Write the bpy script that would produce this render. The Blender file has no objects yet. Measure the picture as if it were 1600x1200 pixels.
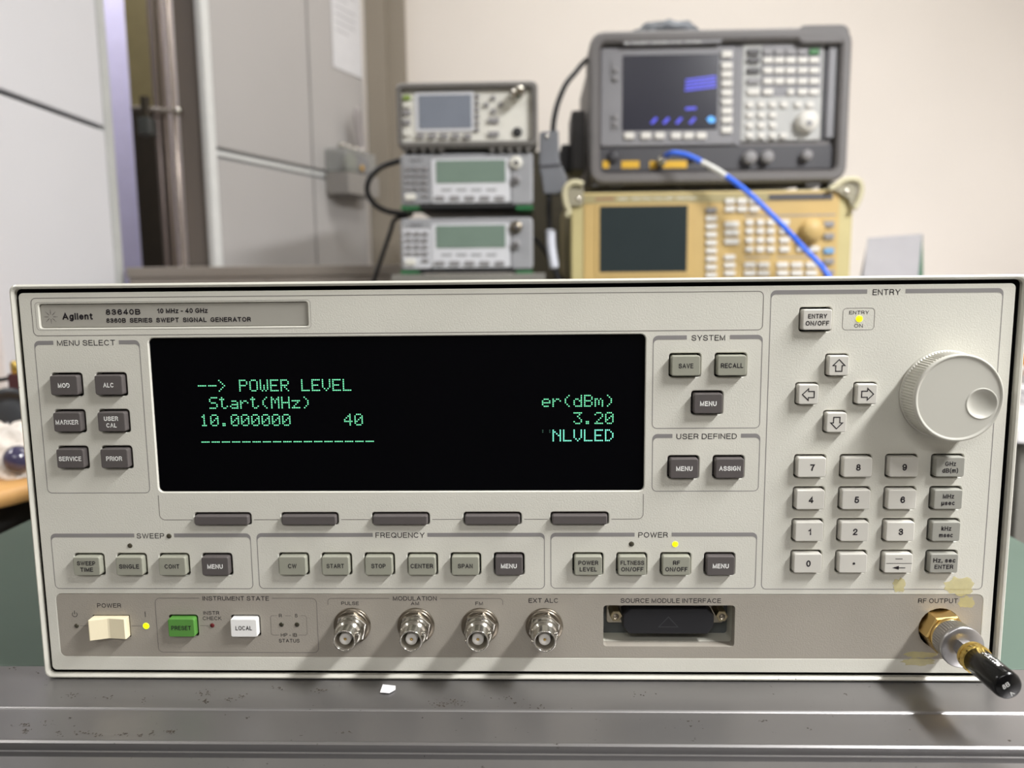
import bpy, bmesh, math, random
from mathutils import Vector, Matrix
from mathutils.geometry import tessellate_polygon
random.seed(7)
C = bpy.context.scene.collection
S = bpy.context.scene
MM = 0.001
ZG = 3.6                      # the generator's panel datum lies 3.6 mm above the cart top (world z = 0)

# ------------------------------------------------------------------ camera, world, lights, exposure
CP = Vector((10.2256, -324.912, 171.98 + ZG)) * MM
YAW, PITCH, ROLL = -0.027759, 0.129588, -0.010091
F = 1205.0
fwd = Vector((math.sin(YAW)*math.cos(PITCH), math.cos(YAW)*math.cos(PITCH), -math.sin(PITCH)))
r0 = Vector((math.cos(YAW), -math.sin(YAW), 0)); u0 = r0.cross(fwd)
right = math.cos(ROLL)*r0 + math.sin(ROLL)*u0
up = -math.sin(ROLL)*r0 + math.cos(ROLL)*u0
cam = bpy.data.cameras.new('camera'); co = bpy.data.objects.new('camera', cam); C.objects.link(co)
M = Matrix((right, up, -fwd)).transposed().to_4x4(); M.translation = CP; co.matrix_world = M
cam.sensor_width = 36; cam.lens = F/1600*36; cam.clip_start = 0.01; cam.clip_end = 50
cam.dof.use_dof = True; cam.dof.focus_distance = 0.334; cam.dof.aperture_fstop = 8.0
S.camera = co

def at(px, py, Y):
    """the place (in mm) at depth Y (mm) that the photograph shows at this pixel"""
    d = fwd + right*((px-800)/F) - up*((py-600)/F)
    t = (Y*MM - CP.y)/d.y
    return (CP + d*t)*1000

S.view_settings.view_transform = 'Standard'; S.view_settings.look = 'None'
S.view_settings.gamma = 1; S.view_settings.exposure = 0.08
S.view_settings.use_curve_mapping = False
S.cycles.use_denoising = True
W = bpy.data.worlds.new('world'); S.world = W; W.use_nodes = True
W.node_tree.nodes['Background'].inputs[0].default_value = (0.9, 0.95, 1, 1)
W.node_tree.nodes['Background'].inputs[1].default_value = 0.3

def area(name, loc, size, sy, power, color=(1, 1, 1), target=None):
    l = bpy.data.lights.new(name, 'AREA'); l.shape = 'RECTANGLE'; l.size = size; l.size_y = sy
    l.energy = power; l.color = color
    o = bpy.data.objects.new(name, l); C.objects.link(o); o.location = loc
    return o
# ceiling lamps: (x, y, width, length, power, drop below the ceiling); housings are built with the ceiling; all but the first are unseen lamps added as fill
LAMPS = [(0.86, -0.31, 0.13, 0.62, 46, .40), (0.35, 1.0, 1.3, 0.16, 8.0, 0), (-1.5, 0.1, 0.16, 1.2, 13, 0), (-0.2, -2.0, 1.2, 0.2, 17, 0), (-0.98, 1.28, 0.3, 0.2, 12, 0)]  # last lamp added only to brighten the deep alcove wall
CEIL = 1.50
for i, (x, y, w, l, p, dr) in enumerate(LAMPS):
    area('ceiling_lamp_light', (x, y, CEIL-0.065-dr), w, l, p)

# ------------------------------------------------------------------ materials
def lin(c):
    c /= 255.0
    return c/12.92 if c <= 0.04045 else ((c+0.055)/1.055)**2.4
def col(rgb): return (lin(rgb[0]), lin(rgb[1]), lin(rgb[2]), 1)
MATS = {}
def mat(name, rgb, rough=0.5, metal=0.0, spec=0.5, var=0.0, vscale=30, bump=0.0, bscale=900, bdist=0.0001,
        emit=None, estr=0.0, spots=None, stretch=None, alpha=1.0, coat=0.0):
    if name in MATS: return MATS[name]
    m = bpy.data.materials.new(name); m.use_nodes = True; nt = m.node_tree; N = nt.nodes; L = nt.links
    b = N['Principled BSDF']
    b.inputs['Roughness'].default_value = rough; b.inputs['Metallic'].default_value = metal
    b.inputs['Specular IOR Level'].default_value = spec; b.inputs['Base Color'].default_value = col(rgb)
    b.inputs['Coat Weight'].default_value = coat
    tc = N.new('ShaderNodeTexCoord'); mp = N.new('ShaderNodeMapping'); L.new(tc.outputs['Object'], mp.inputs[0])
    if stretch: mp.inputs['Scale'].default_value = stretch
    cur = None
    if var or not (emit or bump):
        n = N.new('ShaderNodeTexNoise'); n.inputs['Scale'].default_value = vscale; n.inputs['Detail'].default_value = 4
        L.new(mp.outputs[0], n.inputs['Vector'])
        v = max(var, 0.03)
        r = N.new('ShaderNodeValToRGB'); r.color_ramp.elements[0].position = .3; r.color_ramp.elements[1].position = .7
        c = col(rgb)
        r.color_ramp.elements[0].color = tuple(x*(1-v) for x in c[:3])+(1,)
        r.color_ramp.elements[1].color = tuple(min(1, x*(1+v)) for x in c[:3])+(1,)
        L.new(n.outputs[0], r.inputs[0]); cur = r.outputs[0]
    if spots:                              # (scale, threshold, rgb): chips, dirt
        for sc, th, srgb, ext in spots:
            n = N.new('ShaderNodeTexNoise'); n.inputs['Scale'].default_value = sc; n.inputs['Detail'].default_value = 5
            n.inputs['Roughness'].default_value = .65
            mp2 = N.new('ShaderNodeMapping'); mp2.inputs['Location'].default_value = ext
            L.new(tc.outputs['Object'], mp2.inputs[0]); L.new(mp2.outputs[0], n.inputs['Vector'])
            r = N.new('ShaderNodeValToRGB'); r.color_ramp.elements[0].position = th; r.color_ramp.elements[1].position = th+.03
            L.new(n.outputs[0], r.inputs[0])
            mx = N.new('ShaderNodeMix'); mx.data_type = 'RGBA'
            L.new(r.outputs[0], mx.inputs[0])
            if cur: L.new(cur, mx.inputs[6])
            else: mx.inputs[6].default_value = col(rgb)
            mx.inputs[7].default_value = col(srgb); cur = mx.outputs[2]
    if cur: L.new(cur, b.inputs['Base Color'])
    if bump:
        n = N.new('ShaderNodeTexNoise'); n.inputs['Scale'].default_value = bscale; n.inputs['Detail'].default_value = 2
        L.new(mp.outputs[0], n.inputs['Vector'])
        bp = N.new('ShaderNodeBump'); bp.inputs['Strength'].default_value = bump; bp.inputs['Distance'].default_value = bdist
        L.new(n.outputs[0], bp.inputs['Height']); L.new(bp.outputs[0], b.inputs['Normal'])
    if emit:
        b.inputs['Emission Color'].default_value = col(emit); b.inputs['Emission Strength'].default_value = estr
    if alpha < 1: b.inputs['Alpha'].default_value = alpha
    MATS[name] = m
    return m

PANEL = mat('panel_paint', (204, 202, 192), .62, spec=.3, var=.02, vscale=25, bump=.6, bscale=1500, bdist=.00014,
            spots=[(60, .74, (186, 180, 160), (3, 1, 2)), (330, .76, (150, 142, 124), (1, 4, 2))])
BAND = mat('band_paint', (153, 147, 137), .6, spec=.3, var=.03, vscale=25, bump=.6, bscale=1500, bdist=.00014,
           spots=[(260, .765, (98, 88, 74), (1, 7, 2))])
PRINT = mat('print_gray', (134, 131, 130), .6, spec=.2)
LINE = mat('print_line', (112, 107, 104), .6, spec=.2)
INK = mat('print_ink', (44, 40, 44), .6, spec=.2)
WINK = mat('print_white', (235, 235, 232), .5, spec=.2)
FRAME = mat('frame_paint', (192, 190, 180), .32, spec=.6, var=.03, spots=[(150, .70, (70, 64, 60), (5, 2, 7))])
BLACK = mat('black_gap', (8, 8, 8), .9, spec=.05)
COVER = mat('cover_paint', (168, 164, 150), .6, var=.04, spots=[(110, .70, (80, 74, 66), (5, 2, 7))])
KDARK = mat('key_dark', (86, 81, 80), .42, spec=.4, bump=.12, bscale=1500)
KOLIVE = mat('key_olive', (146, 146, 133), .42, spec=.4, bump=.12, bscale=1500)
KLIGHT = mat('key_light', (198, 195, 187), .42, spec=.4, bump=.12, bscale=1500)
KMID = mat('key_mid', (148, 147, 139), .42, spec=.4, bump=.12, bscale=1500)
KGREEN = mat('key_green', (84, 138, 62), .42, spec=.4, bump=.12, bscale=1500)
KWHITE = mat('key_white', (232, 231, 228), .42, spec=.4, bump=.12, bscale=1500)
KCREAM = mat('rocker_cream', (232, 221, 190), .4, spec=.4, bump=.1, bscale=1500)
KNOB = mat('knob_plastic', (186, 184, 175), .42, spec=.4, bump=.06, bscale=1500)
GLASS = mat('display_glass', (5, 5, 7), .04, spec=.12, bump=.02, bscale=30, bdist=.0001)
GLOW = mat('display_glow', (60, 120, 90), .5, emit=(126, 246, 184), estr=1.1)
GLOWB = mat('display_glow_bright', (60, 120, 90), .5, emit=(130, 255, 215), estr=1.5)
GLOWD = mat('display_glow_dim', (20, 40, 35), .5, emit=(60, 110, 90), estr=.35)
LEDY = mat('led_yellow', (230, 230, 20), .3, emit=(255, 242, 0), estr=1.15)
LEDG = mat('led_green', (190, 230, 20), .3, emit=(214, 255, 0), estr=1.15)
LEDO = mat('led_off', (62, 58, 46), .25)
LEDR = mat('led_red_off', (92, 26, 28), .25)
LEDD = mat('led_dark', (48, 46, 34), .25)
NICKEL = mat('nickel', (190, 186, 178), .2, metal=1.0, bump=.05, bscale=400)
NICKEL2 = mat('nickel_dark', (120, 112, 100), .35, metal=1.0)
GOLD = mat('gold_plate', (222, 190, 124), .28, metal=1.0, bump=.05, bscale=500)
BRASS = mat('worn_brass', (214, 184, 104), .34, metal=1.0, spots=[(420, .60, (70, 52, 24), (1, 1, 1))])
STEEL = mat('satin_steel', (178, 176, 176), .33, metal=1.0, bump=.06, bscale=500)
PTFE = mat('white_insulator', (216, 212, 206), .5)
RUBBER = mat('black_rubber', (30, 30, 33), .45, spec=.4, bump=.12, bscale=700)
LOADB = mat('load_black', (9, 9, 10), .2, spec=.35)
PLATE = mat('name_plate', (176, 173, 164), .38, metal=.25, var=.02)
GLUE = mat('glue_residue', (214, 202, 136), .4, var=.1, vscale=300, alpha=.5)
ALU = mat('brushed_aluminium', (150, 148, 148), .38, metal=.88, var=.09, vscale=14, stretch=(.3, 1, 1), bump=.06, bscale=300,
          spots=[(150, .68, (66, 58, 50), (2, 8, 5)), (420, .70, (52, 46, 42), (2, 8, 5))])
ALUB = mat('bright_aluminium', (196, 196, 198), .25, metal=.9)
MAT_G = mat('green_bench_mat', (76, 93, 83), .55, var=.08, vscale=8, spots=[(60, .74, (30, 44, 40), (1, 1, 1))])

# ------------------------------------------------------------------ mesh helpers (all numbers in mm)
def rrect(cx, cz, w, h, r, n=4):
    r = max(0.01, min(r, w/2-.01, h/2-.01)); P = []
    for (sx, sz, a0) in ((1, 1, 0), (-1, 1, 90), (-1, -1, 180), (1, -1, 270)):
        for k in range(n+1):
            a = math.radians(a0 + 90*k/n)
            P.append((cx+sx*(w/2-r)+r*math.cos(a), cz+sz*(h/2-r)+r*math.sin(a)))
    return P
def circ(cx, cz, r, n=24, a0=0):
    return [(cx+r*math.cos(a0+2*math.pi*k/n), cz+r*math.sin(a0+2*math.pi*k/n)) for k in range(n)]
def spec(s, off=0):
    if s[0] == 'r': return rrect(s[1], s[2], s[3]+2*off, s[4]+2*off, s[5]+off)
    return circ(s[1], s[2], s[3]+off)

class MB:
    def __init__(self, T=None): self.v = []; self.f = []; self.m = []; self.T = T; self.mi = 0; self.sm = []; self.smooth = False
    def add(self, vs, fs):
        o = len(self.v)
        for p in vs:
            p = Vector(p)
            self.v.append(self.T @ p if self.T else p)
        for f in fs: self.f.append([i+o for i in f]); self.m.append(self.mi); self.sm.append(self.smooth)
        return self
    def box(self, x0, x1, y0, y1, z0, z1):
        v = [(x, y, z) for x in (x0, x1) for y in (y0, y1) for z in (z0, z1)]
        return self.add(v, [(0, 1, 3, 2), (4, 6, 7, 5), (0, 4, 5, 1), (2, 3, 7, 6), (0, 2, 6, 4), (1, 5, 7, 3)])
    def loft(self, loops, cap0=True, cap1=True):
        n = len(loops[0]); vs = [p for l in loops for p in l]; fs = []
        for k in range(len(loops)-1):
            for i in range(n):
                j = (i+1) % n; fs.append((k*n+i, k*n+j, (k+1)*n+j, (k+1)*n+i))
        if cap0: fs.append(tuple(range(n))[::-1])
        if cap1: fs.append(tuple(range((len(loops)-1)*n, len(loops)*n)))
        return self.add(vs, fs)
    def prism(self, cx, cz, w, h, r, y0, y1, bev=.3, taper=0, n=3):
        """rounded slab along Y: front at y0 (towards the viewer), back at y1; taper = how much wider the back is"""
        L = []
        for (off, y) in ((-bev, y0), (-bev*.3, y0+bev*.3), (0, y0+bev), (taper, y1)):
            L.append([(x, y, z) for x, z in rrect(cx, cz, w+2*off, h+2*off, max(.05, r+off), n)])
        return self.loft(L)
    def lathe(self, prof, cx=0, cz=0, n=24, axis='y', ribs=None, cap0=True, cap1=True):
        """profile of (radius, position along the axis)"""
        L = []
        for q in prof:
            r, t = q[0], q[1]
            l = []
            for k in range(n):
                a = 2*math.pi*k/n; rr = r*(1+(ribs if (ribs and len(q) > 2 and k % 2) else 0))
                x, z = rr*math.cos(a), rr*math.sin(a)
                l.append((cx+x, t, cz+z) if axis == 'y' else ((cx+x, cz+z, t) if axis == 'z' else (t, cx+x, cz+z)))
            L.append(l)
        self.smooth = not ribs
        self.loft(L, cap0, cap1); self.smooth = False
        return self
    def tube(self, pts, r, n=8):
        pts = [Vector(p) for p in pts]; L = []; u = None
        for i, p in enumerate(pts):
            d = (pts[min(i+1, len(pts)-1)]-pts[max(i-1, 0)]).normalized()
            if u is None: u = d.orthogonal().normalized()
            u = (u-d*u.dot(d)).normalized(); w = d.cross(u)
            L.append([p+r*(math.cos(2*math.pi*k/n)*u+math.sin(2*math.pi*k/n)*w) for k in range(n)])
        self.smooth = True; self.loft(L); self.smooth = False
        return self
    def plate(self, outer, holes, y0, y1, bev=.3, back=False):
        o2 = spec(outer, -bev); hs = [spec(h, bev) for h in holes]
        allp = o2+[p for h in hs for p in h]
        tri = tessellate_polygon([[Vector((x, z, 0)) for x, z in l] for l in [o2]+hs])
        self.add([(x, y0, z) for x, z in allp], [tuple(t) for t in tri])
        for s, off in [(outer, -bev)]+[(h, bev) for h in holes]:
            a = [(x, y0, z) for x, z in spec(s, off)]; b = [(x, y0+bev, z) for x, z in spec(s, 0)]; c = [(x, y1, z) for x, z in spec(s, 0)]
            self.loft([a, b, c], False, False)
        return self
    def flat(self, pts, y):
        return self.add([(x, y, z) for x, z in pts], [tuple(range(len(pts)))])
    def strip(self, a, b, y):
        n = len(a)
        return self.add([(x, y, z) for x, z in a]+[(x, y, z) for x, z in b], [(i, i+1, n+i+1, n+i) for i in range(n-1)])
    def build(self, name, material, parent=None, loc=(0, 0, 0), bevel=0, seg=2, recalc=True):
        me = bpy.data.meshes.new(name)
        me.from_pydata([tuple(p*MM) for p in self.v], [], self.f)
        ms = material if isinstance(material, (list, tuple)) else [material]
        for m in ms: me.materials.append(m)
        for p, k, s in zip(me.polygons, self.m, self.sm): p.material_index = k; p.use_smooth = s
        bm = bmesh.new(); bm.from_mesh(me)
        if bevel:
            bmesh.ops.bevel(bm, geom=[e for e in bm.edges if len(e.link_faces) == 2 and e.calc_face_angle(0) > .4], offset=bevel*MM, segments=seg, profile=.7, affect='EDGES')
        if recalc: bmesh.ops.recalc_face_normals(bm, faces=bm.faces)
        bm.to_mesh(me); bm.free()
        o = bpy.data.objects.new(name, me); C.objects.link(o)
        o.location = Vector(loc)*MM
        if parent: o.parent = parent
        return o

def tag(o, label=None, cat=None, group=None, kind=None):
    if label: o['label'] = label
    if cat: o['category'] = cat
    if group: o['group'] = group
    if kind: o['kind'] = kind
    return o
def thing(name, label, cat, loc=(0, 0, 0), rz=0, group=None):
    o = bpy.data.objects.new(name, None); C.objects.link(o); o.location = Vector(loc)*MM; o.rotation_euler[2] = rz
    o.empty_display_size = .02
    return tag(o, label, cat, group)
def dup(o, parent, loc):
    c = o.copy(); C.objects.link(c); c.parent = parent; c.location = Vector(loc)*MM
    return c

def _arc(cx, cy, rx, ry, a0, a1, n=12):
    return [(cx+rx*math.cos(math.radians(a0+(a1-a0)*k/n)), cy+ry*math.sin(math.radians(a0+(a1-a0)*k/n))) for k in range(n+1)]
def _sp(*P):
    P = [Vector((p[0], p[1], 0)) for p in P]; return [(q.x, q.y) for q in curve_pts(P, 4)]
def _g():
    S6 = _sp((.52, .78), (.43, .95), (.28, 1), (.1, .9), (.01, .62), (.01, .35), (.1, .08), (.29, 0), (.48, .08), (.56, .3), (.48, .53), (.29, .61), (.1, .52), (.02, .35))
    SS = [(.66, .76), (.58, .93), (.34, 1), (.1, .93), (.03, .75), (.13, .59), (.36, .52), (.6, .44), (.69, .26), (.6, .07), (.35, 0), (.1, .07), (.0, .27)]
    o = _arc(.25, .36, .25, .36, 0, 360)
    d = {'A': (.8, [[(0, 0), (.4, 1), (.8, 0)], [(.13, .33), (.67, .33)]]),
     'B': (.68, [[(0, 0), (0, 1), (.4, 1)]+_arc(.4, .76, .24, .24, 80, -90)+[(0, .52)], [(.4, .52)]+_arc(.4, .26, .28, .26, 80, -90)+[(0, 0)]]),
     'C': (.76, [_arc(.4, .5, .4, .5, 42, 318, 18)]), 'D': (.72, [[(0, 0), (0, 1), (.28, 1)]+_arc(.28, .5, .44, .5, 80, -90, 14)+[(0, 0), (0, .2)]]),
     'E': (.6, [[(.6, 1), (0, 1), (0, 0), (.62, 0)], [(0, .53), (.55, .53)]]), 'F': (.56, [[(.58, 1), (0, 1), (0, 0)], [(0, .51), (.5, .51)]]),
     'G': (.8, [_arc(.41, .5, .41, .5, 42, 330, 18)+[(.79, .45), (.45, .45)]]), 'H': (.68, [[(0, 0), (0, 1)], [(.68, 0), (.68, 1)], [(0, .53), (.68, .53)]]),
     'I': (.0, [[(0, 0), (0, 1)]]), 'K': (.66, [[(0, 0), (0, 1)], [(.64, 1), (0, .38)], [(.22, .58), (.68, 0)]]), 'L': (.54, [[(0, 1), (0, 0), (.54, 0)]]),
     'M': (.82, [[(0, 0), (0, 1), (.41, .05), (.82, 1), (.82, 0)]]), 'N': (.68, [[(0, 0), (0, 1), (.68, 0), (.68, 1)]]), 'O': (.82, [_arc(.41, .5, .41, .5, 0, 360, 24)]),
     'P': (.65, [[(0, 0), (0, 1), (.38, 1)]+_arc(.38, .73, .27, .27, 80, -90)+[(0, .46)]]), 'Q': (.82, [_arc(.41, .5, .41, .5, 0, 360, 24), [(.5, .26), (.84, -.03)]]),
     'R': (.68, [[(0, 0), (0, 1), (.38, 1)]+_arc(.38, .74, .27, .26, 80, -90)+[(0, .48)], [(.38, .48), (.56, .4), (.61, .25), (.66, 0)]]), 'S': (.69, [_sp(*SS)]),
     'T': (.7, [[(0, 1), (.7, 1)], [(.35, 1), (.35, 0)]]), 'U': (.68, [[(0, 1)]+_arc(.34, .33, .34, .33, 180, 360)+[(.68, 1)]]), 'V': (.74, [[(0, 1), (.37, 0), (.74, 1)]]),
     'W': (1.06, [[(0, 1), (.265, 0), (.53, 1), (.795, 0), (1.06, 1)]]), 'X': (.7, [[(0, 0), (.7, 1)], [(0, 1), (.7, 0)]]), 'Y': (.74, [[(0, 1), (.37, .44), (.74, 1)], [(.37, .46), (.37, 0)]]),
     'Z': (.66, [[(0, 1), (.64, 1), (0, 0), (.66, 0)]]), '0': (.56, [_arc(.28, .5, .28, .5, 0, 360, 20)]), '1': (.34, [[(.02, .74), (.16, .79), (.26, .88), (.31, 1), (.31, 0)]]),
     '2': (.56, [_sp((.02, .68), (.06, .88), (.28, 1), (.5, .9), (.54, .7), (.42, .48), (.16, .24), (0, 0))+[(.57, 0)]]),
     '3': (.56, [_sp((.03, .76), (.1, .93), (.28, 1), (.48, .92), (.52, .75), (.44, .58), (.22, .53)), _sp((.22, .53), (.48, .46), (.56, .28), (.48, .08), (.27, 0), (.08, .07), (0, .25))]),
     '4': (.58, [[(.43, 0), (.43, 1), (0, .34), (0, .27), (.6, .27)]]), '5': (.56, [[(.5, 1), (.1, 1), (.04, .5)], _sp((.04, .5), (.15, .59), (.3, .62), (.5, .52), (.56, .31), (.48, .09), (.26, 0), (.06, .08), (0, .25))]),
     '6': (.56, [S6]), '9': (.56, [[(.57-x, 1-y) for x, y in S6]]), '7': (.56, [[(0, 1), (.56, 1), (.36, .6), (.26, .3), (.22, 0)]]), '8': (.56, [_arc(.28, .76, .23, .24, 0, 360, 16), _arc(.28, .27, .28, .27, 0, 360, 16)]),
     'z': (.44, [[(0, .72), (.43, .72), (0, 0), (.45, 0)]]), 'd': (.5, [o, [(.5, 0), (.5, 1)]]), 'a': (.5, [o, [(.5, 0), (.5, .72)]]), 'p': (.5, [o, [(0, -.28), (0, .72)]]), 'h': (.46, [[(0, 0), (0, 1)], _sp((0, .5), (.1, .68), (.25, .72), (.42, .64), (.46, .45), (.46, 0))]),
     'g': (.5, [o, [(.5, .72), (.5, -.08)]+_sp((.48, -.14), (.38, -.27), (.2, -.3), (.04, -.22))]), 'i': (0, [[(0, 0), (0, .72)], [(0, .93), (0, 1.02)]]), 'l': (0, [[(0, 0), (0, 1)]]),
     'e': (.5, [[(.02, .38), (.5, .38)]+_sp((.47, .58), (.26, .72), (.06, .6), (0, .36), (.06, .12), (.27, 0), (.47, .13))]), 'n': (.46, [[(0, 0), (0, .72)], _sp((0, .5), (.1, .68), (.25, .72), (.42, .64), (.46, .45), (.46, 0))]),
     'm': (.78, [[(0, 0), (0, .72)], _sp((0, .5), (.1, .68), (.22, .72), (.35, .64), (.39, .45), (.39, 0)), _sp((.39, .5), (.49, .68), (.61, .72), (.74, .64), (.78, .45), (.78, 0))]),
     't': (.32, [[(.13, .94), (.13, .14), (.2, .01), (.33, .01)], [(0, .72), (.32, .72)]]), 's': (.44, [[(x*.62, y*.72) for x, y in _sp(*SS)]]), 'c': (.44, [_arc(.25, .36, .25, .36, 48, 312)]),
     'k': (.42, [[(0, 0), (0, 1)], [(.4, .72), (0, .3)], [(.14, .42), (.44, 0)]]), 'r': (.26, [[(0, 0), (0, .72)], _sp((0, .46), (.09, .64), (.26, .72))]), 'u': (.46, [[(.46, 0), (.46, .72)], _sp((.46, .22), (.36, .04), (.2, 0), (.04, .08), (0, .27), (0, .72))]),
     '-': (.3, [[(0, .4), (.3, .4)]]), '/': (.36, [[(0, -.05), (.36, 1.05)]]), '(': (.18, [_sp((.18, 1.08), (.04, .8), (0, .42), (.04, .06), (.18, -.22))]), ')': (.18, [_sp((0, 1.08), (.14, .8), (.18, .42), (.14, .06), (0, -.22))]),
     '.': (0, [[(0, -.02), (0, .08)]]), ',': (.02, [[(.02, .08), (-.03, -.2)]])}
    d['\u00b5'] = (.46, [[(.46, 0), (.46, .72)], _sp((.46, .22), (.36, .04), (.2, 0), (.04, .08), (0, .27), (0, .72)), [(0, .3), (0, -.28)]])
    return d
GLYPHS = None
TEXTS = {}
def text2d(s, cap, width=None, bold=0, sx=1.0):
    """lettering drawn with strokes of even weight; returns 2D vertices and faces, centred"""
    global GLYPHS
    if GLYPHS is None: GLYPHS = _g()
    key = (s, cap, width, bold, sx)
    if key in TEXTS: return TEXTS[key]
    t = (.125, .15, .188)[bold]*cap; h = cap-t
    gap = (.2, .2, .18)[bold]*cap
    nat = 0
    for ch in s: nat += (.32*cap if ch == ' ' else GLYPHS[ch][0]*h+t+gap*.75)
    nat -= gap*.75
    k = (width/nat) if width else sx
    v = []; f = []; x = -nat*k/2
    for ch in s:
        if ch == ' ': x += .32*cap*k; continue
        w, strokes = GLYPHS[ch]
        for st in strokes:
            P = [Vector((x+(a*h+t/2)*k, b*h+t/2-cap/2)) for a, b in st]; n = len(P); o = len(v); hw = t/2*min(1.12, max(.8, k))
            closed = (P[0]-P[-1]).length < 1e-5 and n > 3
            for i in range(n):
                a = P[i-1] if i else (P[-2] if closed else None); b = P[i+1] if i < n-1 else (P[1] if closed else None)
                d0 = (P[i]-a).normalized() if a is not None else None; d1 = (b-P[i]).normalized() if b is not None else None
                if d0 is None: d0 = d1
                if d1 is None: d1 = d0
                m = d0+d1; m = m.normalized() if m.length > .05 else d0
                c = max(.42, m.dot(d1)); nn = Vector((-m.y, m.x))*hw/c; q = P[i].copy()
                if not closed and i == 0: q = q-d1*hw*.85
                if not closed and i == n-1: q = q+d0*hw*.85
                v += [(q.x+nn.x, q.y+nn.y), (q.x-nn.x, q.y-nn.y)]
            f += [(o+2*i, o+2*i+1, o+2*i+3, o+2*i+2) for i in range(n-1)]
        x += (w*h+t+gap*.75)*k
    TEXTS[key] = (v, f)
    return v, f
def put_text(mb, s, x, z, cap, width=None, bold=0, y=-.06, sx=.9):
    v, f = text2d(s, cap, width, bold, sx)
    mb.add([(x+a, y, z+b) for a, b in v], f)
def curve_pts(P, n=8):
    """Catmull-Rom through the control points"""
    P = [Vector(p) for p in P]; Q = [2*P[0]-P[1]]+P+[2*P[-1]-P[-2]]; out = []
    for i in range(1, len(Q)-2):
        for k in range(n):
            t = k/n; a, b, c, d = Q[i-1:i+3]
            out.append(.5*((2*b)+(c-a)*t+(2*a-5*b+4*c-d)*t*t+(3*b-a-3*c+d)*t**3))
    return out+[P[-1]]

# ------------------------------------------------------------------ the room (metres -> mm)
def struct(name, mb, material, **k): return tag(mb.build(name, material, **k), kind='structure')
WALLC = mat('wall_cream', (234, 227, 220), .8, spec=.2, var=.015, vscale=2, bump=.05, bscale=80, bdist=.001)
WALLG = mat('wall_gray', (176, 172, 166), .8, spec=.2, var=.02)
WALLD = mat('wall_dim', (96, 94, 96), .8, spec=.2, var=.05, vscale=3)
FLOOR = mat('floor_vinyl', (120, 118, 112), .5, var=.08, vscale=5)
CEILM = mat('ceiling_white', (225, 223, 218), .8, spec=.2)
TAUPE = mat('taupe_paint', (150, 141, 128), .6, spec=.3, var=.03, vscale=4)
XL, XR, YF, YB, ZF, ZC = -1900, 2000, -2900, 1720, -900, CEIL*1000
struct('floor', MB().box(XL, XR, YF, YB, ZF-50, ZF), FLOOR)
struct('ceiling', MB().box(XL, XR, YF, YB, ZC, ZC+50), CEILM)
struct('wall_back', MB().box(XL, XR, YB, YB+60, ZF, ZC), WALLC)
struct('wall_right', MB().box(XR, XR+60, YF, YB, ZF, ZC), WALLC)
struct('wall_left', MB().box(XL-60, XL, YF, YB, ZF, ZC), WALLG)
struct('wall_front', MB().box(XL, XR, YF-60, YF, ZF, ZC), WALLD)
TUBEM = mat('lamp_diffuser', (250, 248, 240), .5, emit=(255, 250, 238), estr=6)
HOUS = mat('lamp_housing', (235, 235, 235), .5)
for i, (x, y, w, l, p, dr) in enumerate(LAMPS):
    lp = thing('ceiling_lamp', ['hanging ceiling lamp on two rods right of the signal generator', 'unseen fill lamp added above the instruments by the rear wall',
               'unseen fill lamp added on the left near the tall storage cabinet', 'unseen fill lamp added behind the camera', 'small square lamp added to brighten the lavender-lit wall'][i], 'lamp', (x*1000, y*1000, ZC-dr*1000), 0, 'ceiling lamps')
    if dr:
        for yy in (-l*400, l*400): MB().lathe([(4, 0), (4, dr*1000-1)], 0, yy, 10, axis='z').build('hanging_rod', HOUS, lp)
    w2, l2 = w*500+15, l*500+15
    MB().box(-w2, w2, -l2, l2, -50, 0).build('housing', HOUS, lp, bevel=4)
    MB().box(-w*500, w*500, -l*500, l*500, -58, -50).build('diffuser', TUBEM, lp)

# ================================================================== the signal generator
G = thing('signal_generator', 'beige rack-width signal generator with dark display, standing on the cart', 'signal generator', (0, 0, 0))
L0 = (0, 0, ZG)
HW, HH = 13.4, 10.2                         # key holes
holes = []
KEYS = []                                  # (x, z, kind, legend lines)
def key(x, z, kind, *leg): KEYS.append((x, z, kind, leg)); holes.append(('r', x, z, HW, HH, 1.3))
for (a, b), z in zip((('MOD', 'ALC'), ('MARKER', 'USER\nCAL'), ('SERVICE', 'PRIOR')), (130.6, 114.6, 98.5)):
    key(-190.8, z, 'd', *a.split('\n')); key(-171.4, z, 'd', *b.split('\n'))
for k, (t, kd) in enumerate((('SWEEP\nTIME', 'o'), ('SINGLE', 'o'), ('CONT', 'o'), ('MENU', 'd'))): key(-187.6+19.15*k, 49.9, kd, *t.split('\n'))
for k, (t, kd) in enumerate((('CW', 'o'), ('START', 'o'), ('STOP', 'o'), ('CENTER', 'o'), ('SPAN', 'o'), ('MENU', 'd'))): key(-95.9+19.0*k, 50.1, kd, *t.split('\n'))
for k, (t, kd) in enumerate((('POWER\nLEVEL', 'o'), ('FLTNESS\nON/OFF', 'o'), ('RF\nON/OFF', 'o'), ('MENU', 'd'))): key(33.6+19.02*k, 50.1, kd, *t.split('\n'))
key(-147.1, 21.4, 'g', 'PRESET'); key(-119.0, 21.4, 'w', 'LOCAL')
key(74.1, 137.1, 'o', 'SAVE'); key(93.2, 137.1, 'o', 'RECALL'); key(83.7, 121.1, 'd', 'MENU')
key(74.2, 93.2, 'd', 'MENU'); key(93.4, 93.2, 'd', 'ASSIGN')
key(127.7, 155.9, 'l', 'ENTRY', 'ON/OFF')
pad = [['7', '8', '9', 'GHz\ndB(m)'], ['4', '5', '6', 'MHz\nµsec'], ['1', '2', '3', 'kHz\nmsec'], ['0', '.', 'BK', 'Hz, sec\nENTER']]
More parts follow.
